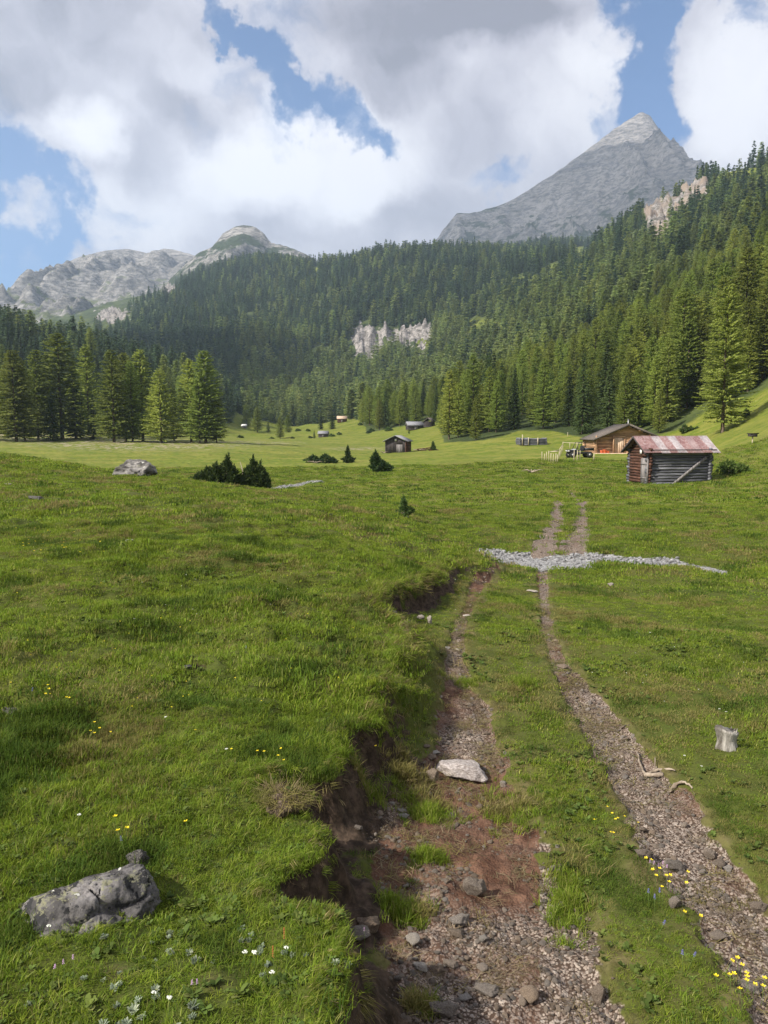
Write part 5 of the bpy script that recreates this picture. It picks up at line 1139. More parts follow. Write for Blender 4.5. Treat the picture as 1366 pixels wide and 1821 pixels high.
for px, py, w, hh, mt, var, lab, dp, rz in STONES: stone(px, py, w, hh, lab, mt, dp, rz, var)
def far_boulder():
    h = place(224, 846); me = rock_mesh('limestone_boulder', 77, 5, 12, .22, M['boulder_far'], .7); w = 78 * h[1] / F / 2
    o = link('limestone_boulder', me, None, (h[0], h[1] + 1.0, h[2] + .08), (0, R(4), .3), (w * 1.05, w * .7, .60)); tag(o, 'craggy pale limestone boulder on the rim of the left grassy hump', 'boulder')
    mb = MB()
far_boulder()

# ---------------------------------------------------------------- dead wood, stump
def branch(name, label, pts, rad, parent=None, group=None, mat='deadwood', cat='branch', twigs=()):
    W = [Vector(place(px, py)) + Vector((0, 0, dz)) for px, py, dz in pts]; o0 = W[0]
    sm = []
    for i in range(len(W) - 1):
        p0, p1, p2, p3 = W[max(i - 1, 0)], W[i], W[i + 1], W[min(i + 2, len(W) - 1)]
        for k in range(5):
            t = k / 5; sm.append(.5 * ((2 * p1) + (p2 - p0) * t + (2 * p0 - 5 * p1 + 4 * p2 - p3) * t * t + (3 * p1 - p0 - 3 * p2 + p3) * t ** 3) - o0)
    sm.append(W[-1] - o0); n = len(sm); rs = np.random.RandomState(int(pts[0][0]))
    mb = MB(); sm = [s_ + Vector(rs.uniform(-1, 1, 3)) * rad * .3 for s_ in sm]; mb.tube(sm, [max(rad * (1 - .75 * i / n) * rs.uniform(.65, 1.3), .002) for i in range(n)], 9)
    for i0, dx, dy, dz, L in twigs: p = sm[int(i0 * n)]; mb.tube([p, p + Vector((dx, dy, dz)) * L], [rad * .4, .003], 5)
    o = mb.build(name, M[mat], None, True, o0); tag(o, label, cat, group); return o
branch('dead_branch', 'forked bleached branch lying on the right rut', [(1178, 1382, .02), (1150, 1386, .035), (1138, 1368, .04), (1134, 1345, .03)], .016)
branch('dead_branch', 'long bleached branch running right from the forked one', [(1146, 1384, .02), (1170, 1376, .03), (1200, 1374, .02)], .015, twigs=[(.4, .2, .6, .6, .12)])
branch('dead_branch', 'curved bleached branch nearest the red soil beside the right rut', [(1192, 1412, .01), (1202, 1402, .03), (1218, 1400, .035), (1232, 1405, .01)], .017)
def stump():
    h = place(1292, 1330); s = h[1] / F; t = thing('tree_stump', 'short weathered grey tree stump with splintered slanting top in the right meadow', 'stump', (h[0], h[1], h[2] - .05), 0)
    rs = np.random.RandomState(5); V = []; n = 30; rings = 12; hh = 48 * s; r0 = 17 * s
    for k in range(rings):
        f = k / (rings - 1)
        for i in range(n):
            a = 2 * math.pi * i / n; top = hh * (1.0 - .10 * math.cos(a) * 1 + .02 * math.sin(3 * a + 1) + .03 * rs.uniform(-1, 1) * (k == rings - 1))
            waist = 1.08 - .16 * math.exp(-((f - .55) / .2) ** 2) + .07 * (f > .85) + .25 * (1 - f) ** 3; lump = 1 + .06 * math.sin(4 * a + 2.5 * f) + .16 * mn.fractal(Vector((math.cos(a) * 2.2, math.sin(a) * 2.2, f * 1.2)), 1, 2, 5)
            V.append((r0 * waist * lump * math.cos(a), r0 * waist * lump * math.sin(a) * .8, top * f))
    Fq = [(k * n + i, k * n + (i + 1) % n, (k + 1) * n + (i + 1) % n, (k + 1) * n + i) for k in range(rings - 1) for i in range(n)]
    c = len(V); V.append((0, 0, hh * .93)); me = mesh_np('trunk_stub', V, [np.array([((rings - 1) * n + i, (rings - 1) * n + (i + 1) % n, c) for i in range(n)]), np.array(Fq)], [M['stump']], True); link('trunk_stub', me, t)
    mb = MB()
    for k in range(16):
        a = rs.uniform(0, 6.28); p = Vector((r0 * math.cos(a) * .92, r0 * math.sin(a) * .72, hh * rs.uniform(.82, .93))); mb.tube([p, p + Vector((rs.uniform(-.01, .01), rs.uniform(-.01, .01), rs.uniform(.01, .035)))], [.008, .001], 4)
    mb.build('splinters', M['stump'], t)
stump()

# ---------------------------------------------------------------- bushes
def bush_mesh(name, lobes, size, n, seed, mat):
    rs = np.random.RandomState(seed); V = []
    for (cx, cyy, cz, rx, ry, rz) in lobes:
        d = rs.normal(size=(n, 3)); d /= np.linalg.norm(d, axis=1)[:, None]; r = rs.uniform(.25, 1.05, n) ** .6; r *= 1 + .25 * np.sin(d[:, 0] * 7 + seed) * np.cos(d[:, 2] * 6)
        c = np.array([cx, cyy, cz]) + d * r[:, None] * np.array([rx, ry, rz]); c[:, 2] = np.abs(c[:, 2]); tp = 1 - .62 * np.clip((c[:, 2] - cz) / rz, 0, 1) ** .8; c[:, 0] = cx + (c[:, 0] - cx) * tp; c[:, 1] = cyy + (c[:, 1] - cyy) * tp
        dr = d + rs.normal(size=(n, 3)) * .5 + np.array([0, 0, .35]); dr /= np.linalg.norm(dr, axis=1)[:, None]
        sdv = np.cross(dr, rs.normal(size=(n, 3))); sdv /= np.linalg.norm(sdv, axis=1)[:, None]; s = size * rs.uniform(.6, 1.4, n)[:, None]
        V.append(np.stack([c - dr * s * .4, c + sdv * s * .22, c + dr * s * .8, c - sdv * s * .22], 1))
    V = np.concatenate(V).reshape(-1, 3); return mesh_np(name, V, np.arange(len(V)).reshape(-1, 4), [mat])
def bush(px, py, lobes, size, n, seed, label, mat='dwarf_pine', name='bush', sticks=6, Y=None, scale=1.0):
    h = place(px, py) if Y is None else ((px - 683) / F * Y, Y, H((px - 683) / F * Y, Y)); t = thing(name, label, 'bush', h); t.scale = (scale,) * 3
    link('foliage', bush_mesh('foliage', lobes, size, n, seed, M[mat]), t); mb = MB(); rs = np.random.RandomState(seed)
    for k in range(sticks):
        l = lobes[k % len(lobes)]; a = rs.uniform(0, 6.28); mb.tube([(l[0] * .3, l[1] * .3, 0), (l[0] * .7, l[1] * .7, l[5] * .5), (l[0] + l[3] * .8 * math.cos(a), l[1] + l[4] * .8 * math.sin(a), l[5] * rs.uniform(.8, 1.5))], [.05, .035, .008], 5)
    mb.build('stems', M['deadwood'], t); return t
bush(395, 858, [(-2.3, 0, .25, .7, .7, .35), (-1.7, 0, .4, .6, .7, .7), (-1.1, .2, .6, .6, .7, .9), (-.5, 0, .7, .6, .7, 1.1), (0, .3, .8, .55, .7, 1.0), (.45, 0, 1.1, .45, .5, 1.3), (.9, -.2, .7, .5, .7, .9), (1.3, 0, .3, .5, .6, .6)], .24, 1000, 11, 'dark spreading dwarf pine bush on the near side of the stream', Y=50, scale=.88)
bush(449, 862, [(0, 0, .9, .55, .6, 1.3), (-.4, 0, .7, .4, .5, .8), (.5, 0, .8, .45, .5, 1.0), (.85, 0, .5, .35, .4, .7), (.1, 0, .4, .8, .6, .5)], .24, 1000, 12, 'upright dark bush right of the spreading dwarf pine', Y=50.5)
branch('dead_branches', 'tangle of bleached dead branches between the two dark bushes by the stream', [(425, 862, .1), (432, 858, .7), (428, 850, 1.5)], .06, twigs=[(.3, -.6, 0, .5, 1.3), (.5, .7, 0, .5, 1.2), (.4, .9, -.2, .1, 1.6), (.6, -.5, .1, .8, .9), (.2, 1, -.3, .3, 1.7)])
bush(673, 834, [(0, 0, .7, .9, .7, .7), (-.3, 0, 1.3, .45, .4, .7), (.6, 0, .5, .8, .6, .45)], .3, 1100, 13, 'leaning dark bush beside the stream below the dark hut', Y=74)
bush(620, 812, [(0, 0, .5, .9, .7, .5), (-.1, 0, 1.3, .25, .25, .9)], .3, 500, 14, 'small bush with an upright shoot left of the dark hut', Y=98)
bush(574, 812, [(-1.2, 0, .5, 1.2, .7, .55), (.4, 0, .6, 1.1, .7, .6), (1.4, 0, .3, .6, .5, .4)], .3, 500, 15, 'wide brownish bush on the stream bank in mid valley', Y=98)
bush(718, 925, [(0, 0, .25, .28, .28, .25), (0, 0, .55, .14, .14, .28), (.25, 0, .3, .14, .14, .12)], .11, 260, 16, 'tiny dark conifer seedling on the slope left of the far ruts', Y=27.5)
bush(1296, 846, [(0, 0, .5, 1.0, .9, .5), (1.0, .2, .35, .8, .7, .4)], .22, 900, 17, 'leafy green bush against the right end of the red-roofed shed', 'herb', Y=57)
bush(770, 804, [(0, 0, .5, .5, .5, .5), (0, 0, 1.1, .2, .2, .5)], .3, 300, 18, 'small dark bush on the log heap right of the dark hut', Y=134)
bush(1214, 750, [(0, 0, .6, .8, .6, .7), (.9, 0, .5, .8, .6, .5), (1.9, 0, .5, .8, .6, .45)], .3, 500, 19, 'low dark bushes on the slope just behind the red roof', Y=112)
bush(1322, 755, [(0, 0, .5, .5, .5, .6)], .3, 300, 20, 'tiny dark bush on the sunny slope right of the lone larch', Y=100)
for k, (px, Y, s) in enumerate([(530, 300, .9), (548, 290, .7), (640, 300, .8), (660, 270, .9), (690, 235, 1.0), (590, 245, .8), (428, 250, .8), (655, 240, .7), (603, 262, .7), (520, 255, .6), (484, 258, .7), (552, 262, .6)]):
    bush(px, 0, [(0, 0, .6, 1.2, .9, .7), (.9, 0, .4, .8, .7, .5)], .45, 200, 30 + k, 'small dark shrub dotting the far clearing', Y=Y, scale=s)['group'] = 'shrubs dotting the far clearing'
def log_heap():
    Y = 134; x0 = (742 - 683) / F * Y; t = thing('log_heap', 'heap of grey logs and dead branches right of the dark hut', 'log heap', (x0, Y, H(x0 + 1, Y)), 0); rs = np.random.RandomState(6)
    for k in range(14):
        a = rs.uniform(-.5, .5); L = rs.uniform(.8, 2.0); cx = rs.uniform(0, 3.6); z = .12 + max(0, .55 - abs(cx - 1.8) * .25) * rs.rand(); r = rs.uniform(.05, .12)
        mb = MB(); mb.tube([(cx - L * math.cos(a) / 2, -L * math.sin(a) / 2, z - .05), (cx, 0, z + rs.uniform(0, .12)), (cx + L * math.cos(a) / 2, L * math.sin(a) / 2, z)], [r, r * .9, r * .5], 6); mb.build('log', M['wood_red' if k % 3 else 'deadwood'], t)
log_heap()
h = place(1094, 806)
h2 = place(690, 806)
def debris(px, Y, label, n=7):
    x0 = (px - 683) / F * Y; t = thing('branch_pile', label, 'branch pile', (x0, Y, H(x0, Y)), 0); rs = np.random.RandomState(int(px))
    for k in range(n):
        a = rs.uniform(0, 6.28); L = rs.uniform(.5, 1.2); mb = MB(); mb.tube([(0, 0, .1), (L * .6 * math.cos(a), L * .6 * math.sin(a), .35), (L * math.cos(a), L * math.sin(a), .15 + .2 * rs.rand())], [.06, .04, .01], 5); mb.build('stick', M['deadwood'], t)
debris(682, 133, 'small pile of dark sticks at the left foot of the dark hut'); debris(945, 66, 'low scatter of dead sticks at the bend of the faint trail', 5); debris(560, 96, 'dead sticks beside the wide brownish bush', 6)

# ---------------------------------------------------------------- grass, herbs, gravel
def tuft(name, n, rad, h0, h1, w, seed, mat, lean=.5, hang=0.0):
    rs = np.random.RandomState(seed); a = rs.uniform(0, 6.28, n); r = rad * np.sqrt(rs.rand(n)); b = np.stack([r * np.cos(a), r * np.sin(a), np.zeros(n) - .008], 1)
    L = rs.uniform(h0, h1, n); az = rs.uniform(0, 6.28, n); ln = rs.uniform(.1, 1, n) * lean
    dx, dy = np.cos(az), np.sin(az); sx, sy = -dy, dx; ww = w * rs.uniform(.6, 1.3, n)
    def P(t, k): q = L * t; o = ln * L * t ** 2 * 1.0; return b + np.stack([dx * o, dy * o, q * (1 - .35 * ln * t)], 1) + np.stack([sx, sy, np.zeros(n)], 1) * (ww * k)[:, None]
    V = np.stack([P(0, -.5), P(0, .5), P(.5, .45), P(.5, -.45), P(.82, .25), P(.82, -.25), P(1, 0)], 1).reshape(-1, 3); i = np.arange(n)[:, None] * 7
    q = np.concatenate([i + np.array([[0, 1, 2, 3]]), i + np.array([[3, 2, 4, 5]])]); t3 = i + np.array([[5, 4, 6]])
    return mesh_np(name, V, [t3, q], [mat])
def rosette(name, n, L, w, seed, mat, up=.35):
    rs = np.random.RandomState(seed); V = []; Fq = []
    for k in range(n):
        a = rs.uniform(0, 6.28); l = L * rs.uniform(.5, 1.1); e = up * rs.uniform(.3, 1.6); ww = w * rs.uniform(.7, 1.2); d = np.array([math.cos(a), math.sin(a), 0]); s = np.array([-math.sin(a), math.cos(a), 0]); b = rs.uniform(-.3, .3, 3) * L * [1, 1, 0]
        o = len(V)
        for t, wk in ((0, .1), (.3, .8), (.6, 1), (.85, .6), (1, .02)):
            c = b + d * l * t + np.array([0, 0, l * e * (t - .55 * t * t) * 1.6]); V += [c - s * ww * wk, c + s * ww * wk]
        Fq += [(o + 2 * i, o + 2 * i + 1, o + 2 * i + 3, o + 2 * i + 2) for i in range(4)]
    return mesh_np(name, V, np.array(Fq), [mat])
def pts_band(r0, r1, dens, seed, amax=36, ymin=-5):
    rs = np.random.RandomState(seed); n = int(math.radians(2 * amax) / 2 * (r1 ** 2 - r0 ** 2) * dens); r = np.sqrt(rs.uniform(r0 * r0, r1 * r1, n)); a = np.radians(rs.uniform(-amax, amax, n)); x, y = r * np.sin(a), r * np.cos(a)
    z, A = terrain(x, y, True); return x, y, z, A, rs
def worn_at(x, y, A):
    m1, w1, _ = pdist(x, y, RL, RLw); m2, w2, _ = pdist(x, y, RR, RRw); return (np.exp(-np.maximum(m1 - w1, 0) / .12) + np.exp(-np.maximum(m2 - w2, 0) / .08)) * (1 - A['inleft'])
def grass_band(name, r0, r1, dens, protos, nd, seed, sc0=1.0, label=''):
    x, y, z, A, rs = pts_band(r0, r1, dens, seed); rut = A['rut'] + .5 * fbm(x * 3.5, y * 3.5, 3, 171) * (A['rut'] > .02)
    wn = worn_at(x, y, A) if r0 < 20 else 0
    keep = (rut < .40) & (A['bank'] < .42) & (A['creek'] < .30) & (rs.rand(len(x)) > .55 * np.clip(wn, 0, 1)) & (rs.rand(len(x)) > .5 * A['trail'])
    patch = fbm(x * .9, y * .9, 3, 181); keep &= rs.rand(len(x)) < .92 + .4 * patch + .25 * (A['inleft'] > .5)
    pxx, pyy = world_to_px(x, y, z); keep &= rs.rand(len(x)) > .8 * (gauss(pxx, pyy, 385, 1750, 55, 38) + gauss(pxx, pyy, 200, 1730, 60, 22)) * (y < 5)
    keep |= (A['rut'] > .4) & (fbm(x * 2.3, y * 2.3, 3, 191) > .62) & (rs.rand(len(x)) < .5) & (A['bank'] < .3)
    x, y, z, inl, sd = x[keep], y[keep], z[keep], A['inleft'][keep], A['sd'][keep]; wn = wn[keep] if r0 < 20 else np.zeros(len(x)); n = len(x)
    tall = 1 + .5 * np.clip(fbm(x * .7, y * .7, 3, 201), -.6, 1.4) + .10 * np.exp(-np.abs(sd) / .12) * (sd < .02) - .35 * (1 - inl) * (y < 16)
    tall *= 1 - .45 * np.clip(wn, 0, 1); s = sc0 * np.clip(tall, .35, 2) * rs.uniform(.7, 1.3, n); dry = 1.1 * fbm(x * .55, y * .55, 3, 211) + .35 * rs.randn(n) + .75 * np.clip(wn, 0, 1) + .2 * (1 - inl) * (y < 14)
    idx = np.where(dry > .55, rs.randint(0, nd, n), nd + rs.randint(0, len(protos) - nd, n))
    dk = fbm(x * 1.15 + 5, y * 1.15, 3, 271) + .2 * rs.randn(n); md = dk > .55; idx = np.where(md, len(protos) - 1, np.where(idx == len(protos) - 1, nd, idx)); s = np.where(md, s * 1.35, s)
    co = np.stack([x, y, z], 1); rot = np.stack([rs.uniform(-.18, .18, n), rs.uniform(-.18, .18, n), rs.uniform(0, 6.28, n)], 1)
    gn_scatter(name, label, 'grass', co, rot, np.stack([s * .5 + sc0 * .5, s * .5 + sc0 * .5, s], 1), idx, protos)
    return n
if 'grass' not in SKIP:
    D, G, HB = M['grass_dry'], M['grass'], M['herb']
    pr = [tuft('g', 30, .05, .015, .050, .0026, 1, D, 1.2), tuft('g', 42, .05, .012, .034, .0032, 2, G, 1.2), tuft('g', 42, .055, .014, .038, .0032, 3, G, 1.3), tuft('g', 28, .045, .02, .062, .0028, 4, G, 1.1), rosette('g', 9, .022, .005, 5, HB, .8), tuft('g', 34, .055, .02, .065, .0032, 6, M['grass_dark'], 1.1)]
    c = [grass_band('near_grass', 1.25, 5.2, 1250, pr, 1, 301, label='short lush turf grass covering the ground around the track in front')]
    pr = [tuft('g', 40, .10, .02, .065, .0055, 11, D, 1.1), tuft('g', 50, .10, .016, .045, .0065, 12, G, 1.1), tuft('g', 50, .11, .018, .05, .0065, 13, G, 1.2), tuft('g', 34, .09, .03, .08, .0055, 14, G, 1.0), tuft('g', 50, .11, .018, .06, .006, 15, M['grass_dark'], 1.1)]
    c.append(grass_band('middle_grass', 5.2, 14, 230, pr, 1, 302, label='meadow grass on the left hump and right meadow up to the creek'))
    pr = [tuft('g', 44, .22, .025, .09, .013, 21, D, 1.1), tuft('g', 50, .22, .02, .065, .015, 22, G, 1.1), tuft('g', 50, .24, .022, .075, .015, 23, G, 1.2), tuft('g', 44, .22, .03, .09, .014, 24, M['grass_dark'], 1.1)]
    c.append(grass_band('far_grass', 14, 38, 38, pr, 1, 303, label='meadow grass beyond the creek and over the crest of the left hump'))
    pr = [tuft('g', 34, .5, .04, .12, .035, 31, D, 1.0), tuft('g', 40, .5, .03, .10, .04, 32, G, 1.0), tuft('g', 40, .5, .035, .12, .04, 33, M['grass_dark'], 1.1)]
    c.append(grass_band('valley_grass', 38, 85, 7, pr, 1, 304, label='grass on the valley floor around the shed and bushes')); print('tufts', c)
    # turf and roots hanging over the eroded bank
    x, y, z, A, rs = pts_band(1.3, 16, 1500, 305, 33); sd = A['sd']; k = (sd > -.06) & (sd < .11) & (rs.rand(len(x)) < .8); x, y, z, sd, A_b = x[k], y[k], z[k], sd[k], A['bank'][k]
    e = .02; gx = terrain(x + e, y, True)[1]['sd'] - sd; gy = terrain(x, y + e, True)[1]['sd'] - sd; az = np.arctan2(gy, gx); n = len(x); over = sd > -.02
    tilt = np.where(over, rs.uniform(1.2, 2.4, n), rs.uniform(.5, 1.2, n)); s = rs.uniform(.45, 1.0, n) * np.clip(np.hypot(x, y) / 5, .7, 1.7)
    rot = np.stack([np.zeros(n), tilt, az], 1); idx = np.where(over, rs.choice([0, 0, 1, 2], n), rs.choice([1, 2, 2, 0], n))
    pr = [tuft('h', 12, .03, .04, .13, .0022, 41, M['root'], .9), tuft('h', 22, .04, .05, .13, .0034, 42, D, .8), tuft('h', 26, .04, .05, .14, .0036, 43, G, .8)]
    kk = rs.rand(n) < np.where(over, .30, .8); gn_scatter('overhanging_turf', 'turf fringe and dry roots hanging over the dark eroded bank', 'turf fringe', np.stack([x, y, z + .01], 1)[kk], rot[kk], np.stack([s, s, s], 1)[kk], idx[kk], pr)
    x, y, z, A, rs = pts_band(1.5, 12, 150, 307, 33); k = (A['rut'] > .25) & (fbm(x * 2.0, y * 2.0, 3, 251) + .3 * rs.randn(len(x)) > -.05); x, y, z = x[k], y[k], z[k]; n = len(x); s = rs.uniform(.6, 1.5, n) * np.clip(y / 4, .8, 2)
    gn_scatter('plant_litter', 'dry stalks and torn roots strewn over the red-brown soil of the ruts', 'litter', np.stack([x, y, z + .006], 1), np.stack([rs.uniform(-.1, .1, n), rs.uniform(-.1, .1, n), rs.uniform(0, 6.28, n)], 1), np.stack([s, s, s * .22], 1), rs.randint(0, 3, n), [tuft('l', 22, .05, .03, .07, .0022, 61, M['root'], 2.6), tuft('l', 16, .06, .02, .06, .003, 62, M['root'], 2.6), tuft('l', 14, .05, .03, .06, .0024, 63, D, 2.4)])
    rs = np.random.RandomState(5); cl = []
    for px, py, rx, ry, n in ((652, 1352, 46, 34, 500), (720, 1632, 42, 18, 240), (762, 1529, 26, 9, 170), (643, 1445, 32, 18, 200), (765, 1440, 46, 22, 260), (745, 1806, 26, 12, 90), (700, 1290, 40, 34, 260), (720, 1400, 46, 26, 260), (905, 1440, 60, 40, 260), (1010, 1590, 40, 60, 240), (930, 1225, 40, 12, 120), (830, 1215, 40, 8, 90)):
        for _ in range(n):
            a, rr_ = rs.uniform(0, 6.28), abs(rs.normal(0, .62)); cl.append((px + rx * rr_ * math.cos(a), py + ry * rr_ * math.sin(a)))
    C0 = []
    for px, py in cl:
        h = hit(px, py, base_r, n=300, ymax=30); C0.append((h[0], h[1]))
    C0 = np.array(C0); z, A = terrain(C0[:, 0], C0[:, 1], True); k = A['sd'] > .03; C0, z = C0[k], z[k]; n = len(z); s = rs.uniform(.6, 1.25, n); dr = fbm(C0[:, 0] * 2, C0[:, 1] * 2, 2, 261) > .2
    gn_scatter('grass_clumps', 'clumps of grass growing on the soil between the bank and the left rut', 'grass', np.stack([C0[:, 0], C0[:, 1], z], 1), np.stack([rs.uniform(-.25, .25, n), rs.uniform(-.25, .25, n), rs.uniform(0, 6.28, n)], 1), np.stack([s, s, s], 1), np.where(dr, 0, 1 + rs.randint(0, 2, n)), [tuft('c', 16, .035, .03, .08, .0030, 71, D, 1.0), tuft('c', 22, .035, .02, .07, .0032, 72, G, 1.0), tuft('c', 18, .03, .03, .10, .0032, 73, G, .9)])
    # herbs
    x, y, z, A, rs = pts_band(1.5, 11, 150, 306, 34); px, py = world_to_px(x, y, z); pt = fbm(x * 1.6, y * 1.6, 3, 221)
    k = (A['rut'] < .35) & (A['bank'] < .3) & ((pt > .35) | ((px < 620) & (py > 1600) & (rs.rand(len(x)) < .9)) | ((px > 960) & (px < 1080) & (py > 1340) & (rs.rand(len(x)) < .7))); x, y, z, px, py = x[k], y[k], z[k], px[k], py[k]; n = len(x)
    silver = (py > 1650) & (px < 620) & (fbm(x * 3, y * 3, 2, 231) > .05); s = rs.uniform(.6, 1.4, n) * np.clip(y / 6, 1, 1.25)
    gn_scatter('leafy_herbs', 'broad-leaved and silvery herbs among the turf in the bottom left corner', 'herbs', np.stack([x, y, z + .005], 1), np.stack([rs.uniform(-.2, .2, n), rs.uniform(-.2, .2, n), rs.uniform(0, 6.28, n)], 1), np.stack([s, s, s], 1), np.where(silver, 2 + rs.randint(0, 2, n), rs.randint(0, 2, n)),
               [rosette('k', 22, .018, .006, 51, HB, .7), rosette('k', 16, .024, .007, 52, HB, .6), rosette('k', 60, .014, .0022, 53, M['silver_herb'], 1.0), rosette('k', 60, .012, .0026, 54, M['silver_herb'], .8)])
def gravel():
    pr = [rock_mesh('p%d' % i, 1300 + i, 2, 8, .12, M['stone']) for i in range(6)]
    rs = np.random.RandomState(12); out = []
    for r0, r1, dens, s0, s1, seed in ((1.6, 4.2, 3400, .0025, .017, 401), (4.2, 9, 900, .005, .026, 402), (9, 17, 220, .010, .035, 403), (17, 34, 60, .02, .05, 404)):
        x, y, z, A, rs = pts_band(r0, r1, dens, seed); px, py = world_to_px(x, y, z)
        dn = .30 + .9 * fbm(x * 2.5, y * 2.5, 3, 111) + .5 * gauss(px, py, 840, 1310, 75, 60) + .5 * (px > 960) + .45 * gauss(px, py, 900, 1790, 330, 120) + .3 * gauss(px, py, 700, 1440, 60, 40)
        k = (A['rut'] + .35 * fbm(x * 5, y * 5, 2, 241) > .45) & (rs.rand(len(x)) < dn) & (A['bank'] < .8) | (A['rut'] > .05) & (rs.rand(len(x)) < .03)
        n = k.sum(); s = (s0 + (s1 - s0) * rs.rand(n) ** 5)
        out.append((np.stack([x[k], y[k], z[k] + s * .2], 1), s))
    co = np.concatenate([o[0] for o in out]); s = np.concatenate([o[1] for o in out]); n = len(co); print('gravel', n)
    gn_scatter('gravel', 'loose brown-grey gravel lying in the wheel ruts', 'gravel', co, rs.uniform(0, 6.28, (n, 3)) * [.1, .1, 1], np.stack([s * rs.uniform(.8, 1.5, n), s, s * rs.uniform(.4, .8, n)], 1), rs.randint(0, 6, n), pr)
    pw = [rock_mesh('q%d' % i, 1400 + i, 2, 8, .12, M['stone_white']) for i in range(5)]
    x, y, z, A, rs = pts_band(14, 75, 330, 405); k = (A['creek'] > .45) & (rs.rand(len(x)) < .95 * np.clip(30 / np.hypot(x, y), .5, 1)); n = k.sum(); s = .018 + .045 * rs.rand(n) ** 3
    gn_scatter('creek_cobbles', 'whitish cobbles filling the dry creek bed that crosses the track', 'cobbles', np.stack([x[k], y[k], z[k] + s * .2], 1), rs.uniform(0, 6.28, (n, 3)) * [.1, .1, 1], np.stack([s * 1.2, s, s * .6], 1), rs.randint(0, 5, n), pw); print('cobbles', n)
if 'gravel' not in SKIP: gravel()

# ---------------------------------------------------------------- flowers
def flower_meshes(kind):
    mb = MB(); pet = MB(); rs = np.random.RandomState(3)
    if kind == 'yellow':
        for k in range(5):
            a = k * 1.2566; d = Vector((math.cos(a), math.sin(a), 0)); s = Vector((-d.y, d.x, 0)); w = .006
            v = [d * .002, d * .009 + s * w * .8 + Vector((0, 0, .004)), d * .013 + s * w * .4 + Vector((0, 0, .007)), d * .013 - s * w * .4 + Vector((0, 0, .007)), d * .009 - s * w * .8 + Vector((0, 0, .004))]
            pet.add([tuple(p) for p in v], [(0, 1, 2, 3, 4)])
        m = M['yellow_petal']
    elif kind == 'white':
        for k in range(16):
            a = rs.uniform(0, 6.28); r = .011 * math.sqrt(rs.rand()); c = Vector((r * math.cos(a), r * math.sin(a), .004 - r * .3)); q = .0045; pet.add([tuple(c + Vector((q * math.cos(t), q * math.sin(t), .003 * math.cos(2 * t)))) for t in (0, 1.26, 2.51, 3.77, 5.03)], [(0, 1, 2, 3, 4)])
        m = M['white_petal']
    else:
        for k in range(14):
            z = .028 * k / 14 - .01; a = k * 2.4; r = (.002 if kind == 'rust' else .005) * (1 - k / 20); c = Vector((r * math.cos(a), r * math.sin(a), z)); q = .003; pet.add([tuple(c + Vector((q * math.cos(t), q * math.sin(t), q * .6 * math.sin(t * 2)))) for t in (0, 1.57, 3.14, 4.71)], [(0, 1, 2, 3)])
        m = {'blue': M['blue_petal'], 'pink': M['pink_petal'], 'rust': M['rust_seed']}[kind]
    return pet, m
FLOWERS = {}
def flower(kind, px, py, size, label, group):
    base = place(px, py + 8)
    if base is None: return
    if kind not in FLOWERS:
        pet, m = flower_meshes(kind); ks = sorted(pet.f); pm = mesh_np('petals', np.concatenate(pet.v), [np.array([f for f, _ in pet.f[k]]) for k in ks], [m])
        st = MB(); st.tube([(0, 0, -.10), (.004, 0, -.05), (0, 0, .001)], [.0012, .0012, .001], 5); ks = sorted(st.f); sm = mesh_np('stem', np.concatenate(st.v), [np.array([f for f, _ in st.f[k]]) for k in ks], [M['stem']]); FLOWERS[kind] = (pm, sm)
    s = size * (0.62 + 0.035 * min(base[1], 16)); hgt = .075 * (1 if kind != 'yellow' else .9) + .02
    nm = {'yellow': 'yellow_flower', 'white': 'white_flower', 'blue': 'blue_flower', 'pink': 'mauve_flower', 'rust': 'seed_head'}[kind]
    t = thing(nm, label, 'flower', (base[0], base[1], base[2] + hgt), (px * 7) % 6, group); t.rotation_euler[0] = R(-18 + (px * 13) % 20); t.scale = (s, s, s * 1.6 if kind in ('rust',) else s)
    link('petals', FLOWERS[kind][0], t); link('stem', FLOWERS[kind][1], t, scale=(1, 1, hgt * 1.25 / s / .10))
def fgroup(kind, pts, size, label, group):
    for px, py in pts: flower(kind, px, py, size, label, group)
fgroup('yellow', [(1157, 1548), (1148, 1545), (1166, 1577), (1172, 1564), (1191, 1576), (1184, 1577), (1189, 1589), (1160, 1566), (1176, 1598), (1222, 1570), (1220, 1590), (1216, 1644), (1245, 1651)], 1.0, 'yellow flower in the cluster beside the upright grey stone of the middle turf', 'yellow flowers by the upright grey stone')
fgroup('yellow', [(1318, 1741), (1310, 1728), (1326, 1756), (1296, 1760), (1304, 1758), (1326, 1770), (1341, 1777), (1314, 1786), (1355, 1780), (1272, 1762), (1300, 1734), (1327, 1763), (1358, 1765)], 1.1, 'yellow flower in the cluster at the bottom right corner', 'yellow flowers in the bottom right corner')
fgroup('yellow', [(1088, 1462), (1098, 1471), (1094, 1473), (1056, 1474), (1079, 1450), (1110, 1468), (1134, 1479), (1085, 1497), (1090, 1498)], .8, 'small yellow flower in the turf strip left of the right rut', 'small yellow flowers in the middle turf strip')
fgroup('yellow', [(331, 1484), (211, 1502), (206, 1476), (227, 1497)], 1.1, 'yellow flower on the turf above the big lichened boulder', 'yellow flowers above the boulder')
fgroup('yellow', [(505, 1370), (500, 1348), (458, 1353), (470, 1354), (668, 1340), (495, 1362), (348, 1315), (412, 1350)], .8, 'yellow flower on the turf above the earthy turf clod', 'yellow flowers above the turf clod')
fgroup('yellow', [(86, 1233), (82, 1249), (119, 1255), (124, 1256), (169, 1300), (178, 1311), (197, 1318), (169, 1321), (162, 1317), (88, 1240)], .9, 'yellow flower dotting the left meadow beside the dark hollow', 'yellow flowers in the left meadow')
rs = np.random.RandomState(44)
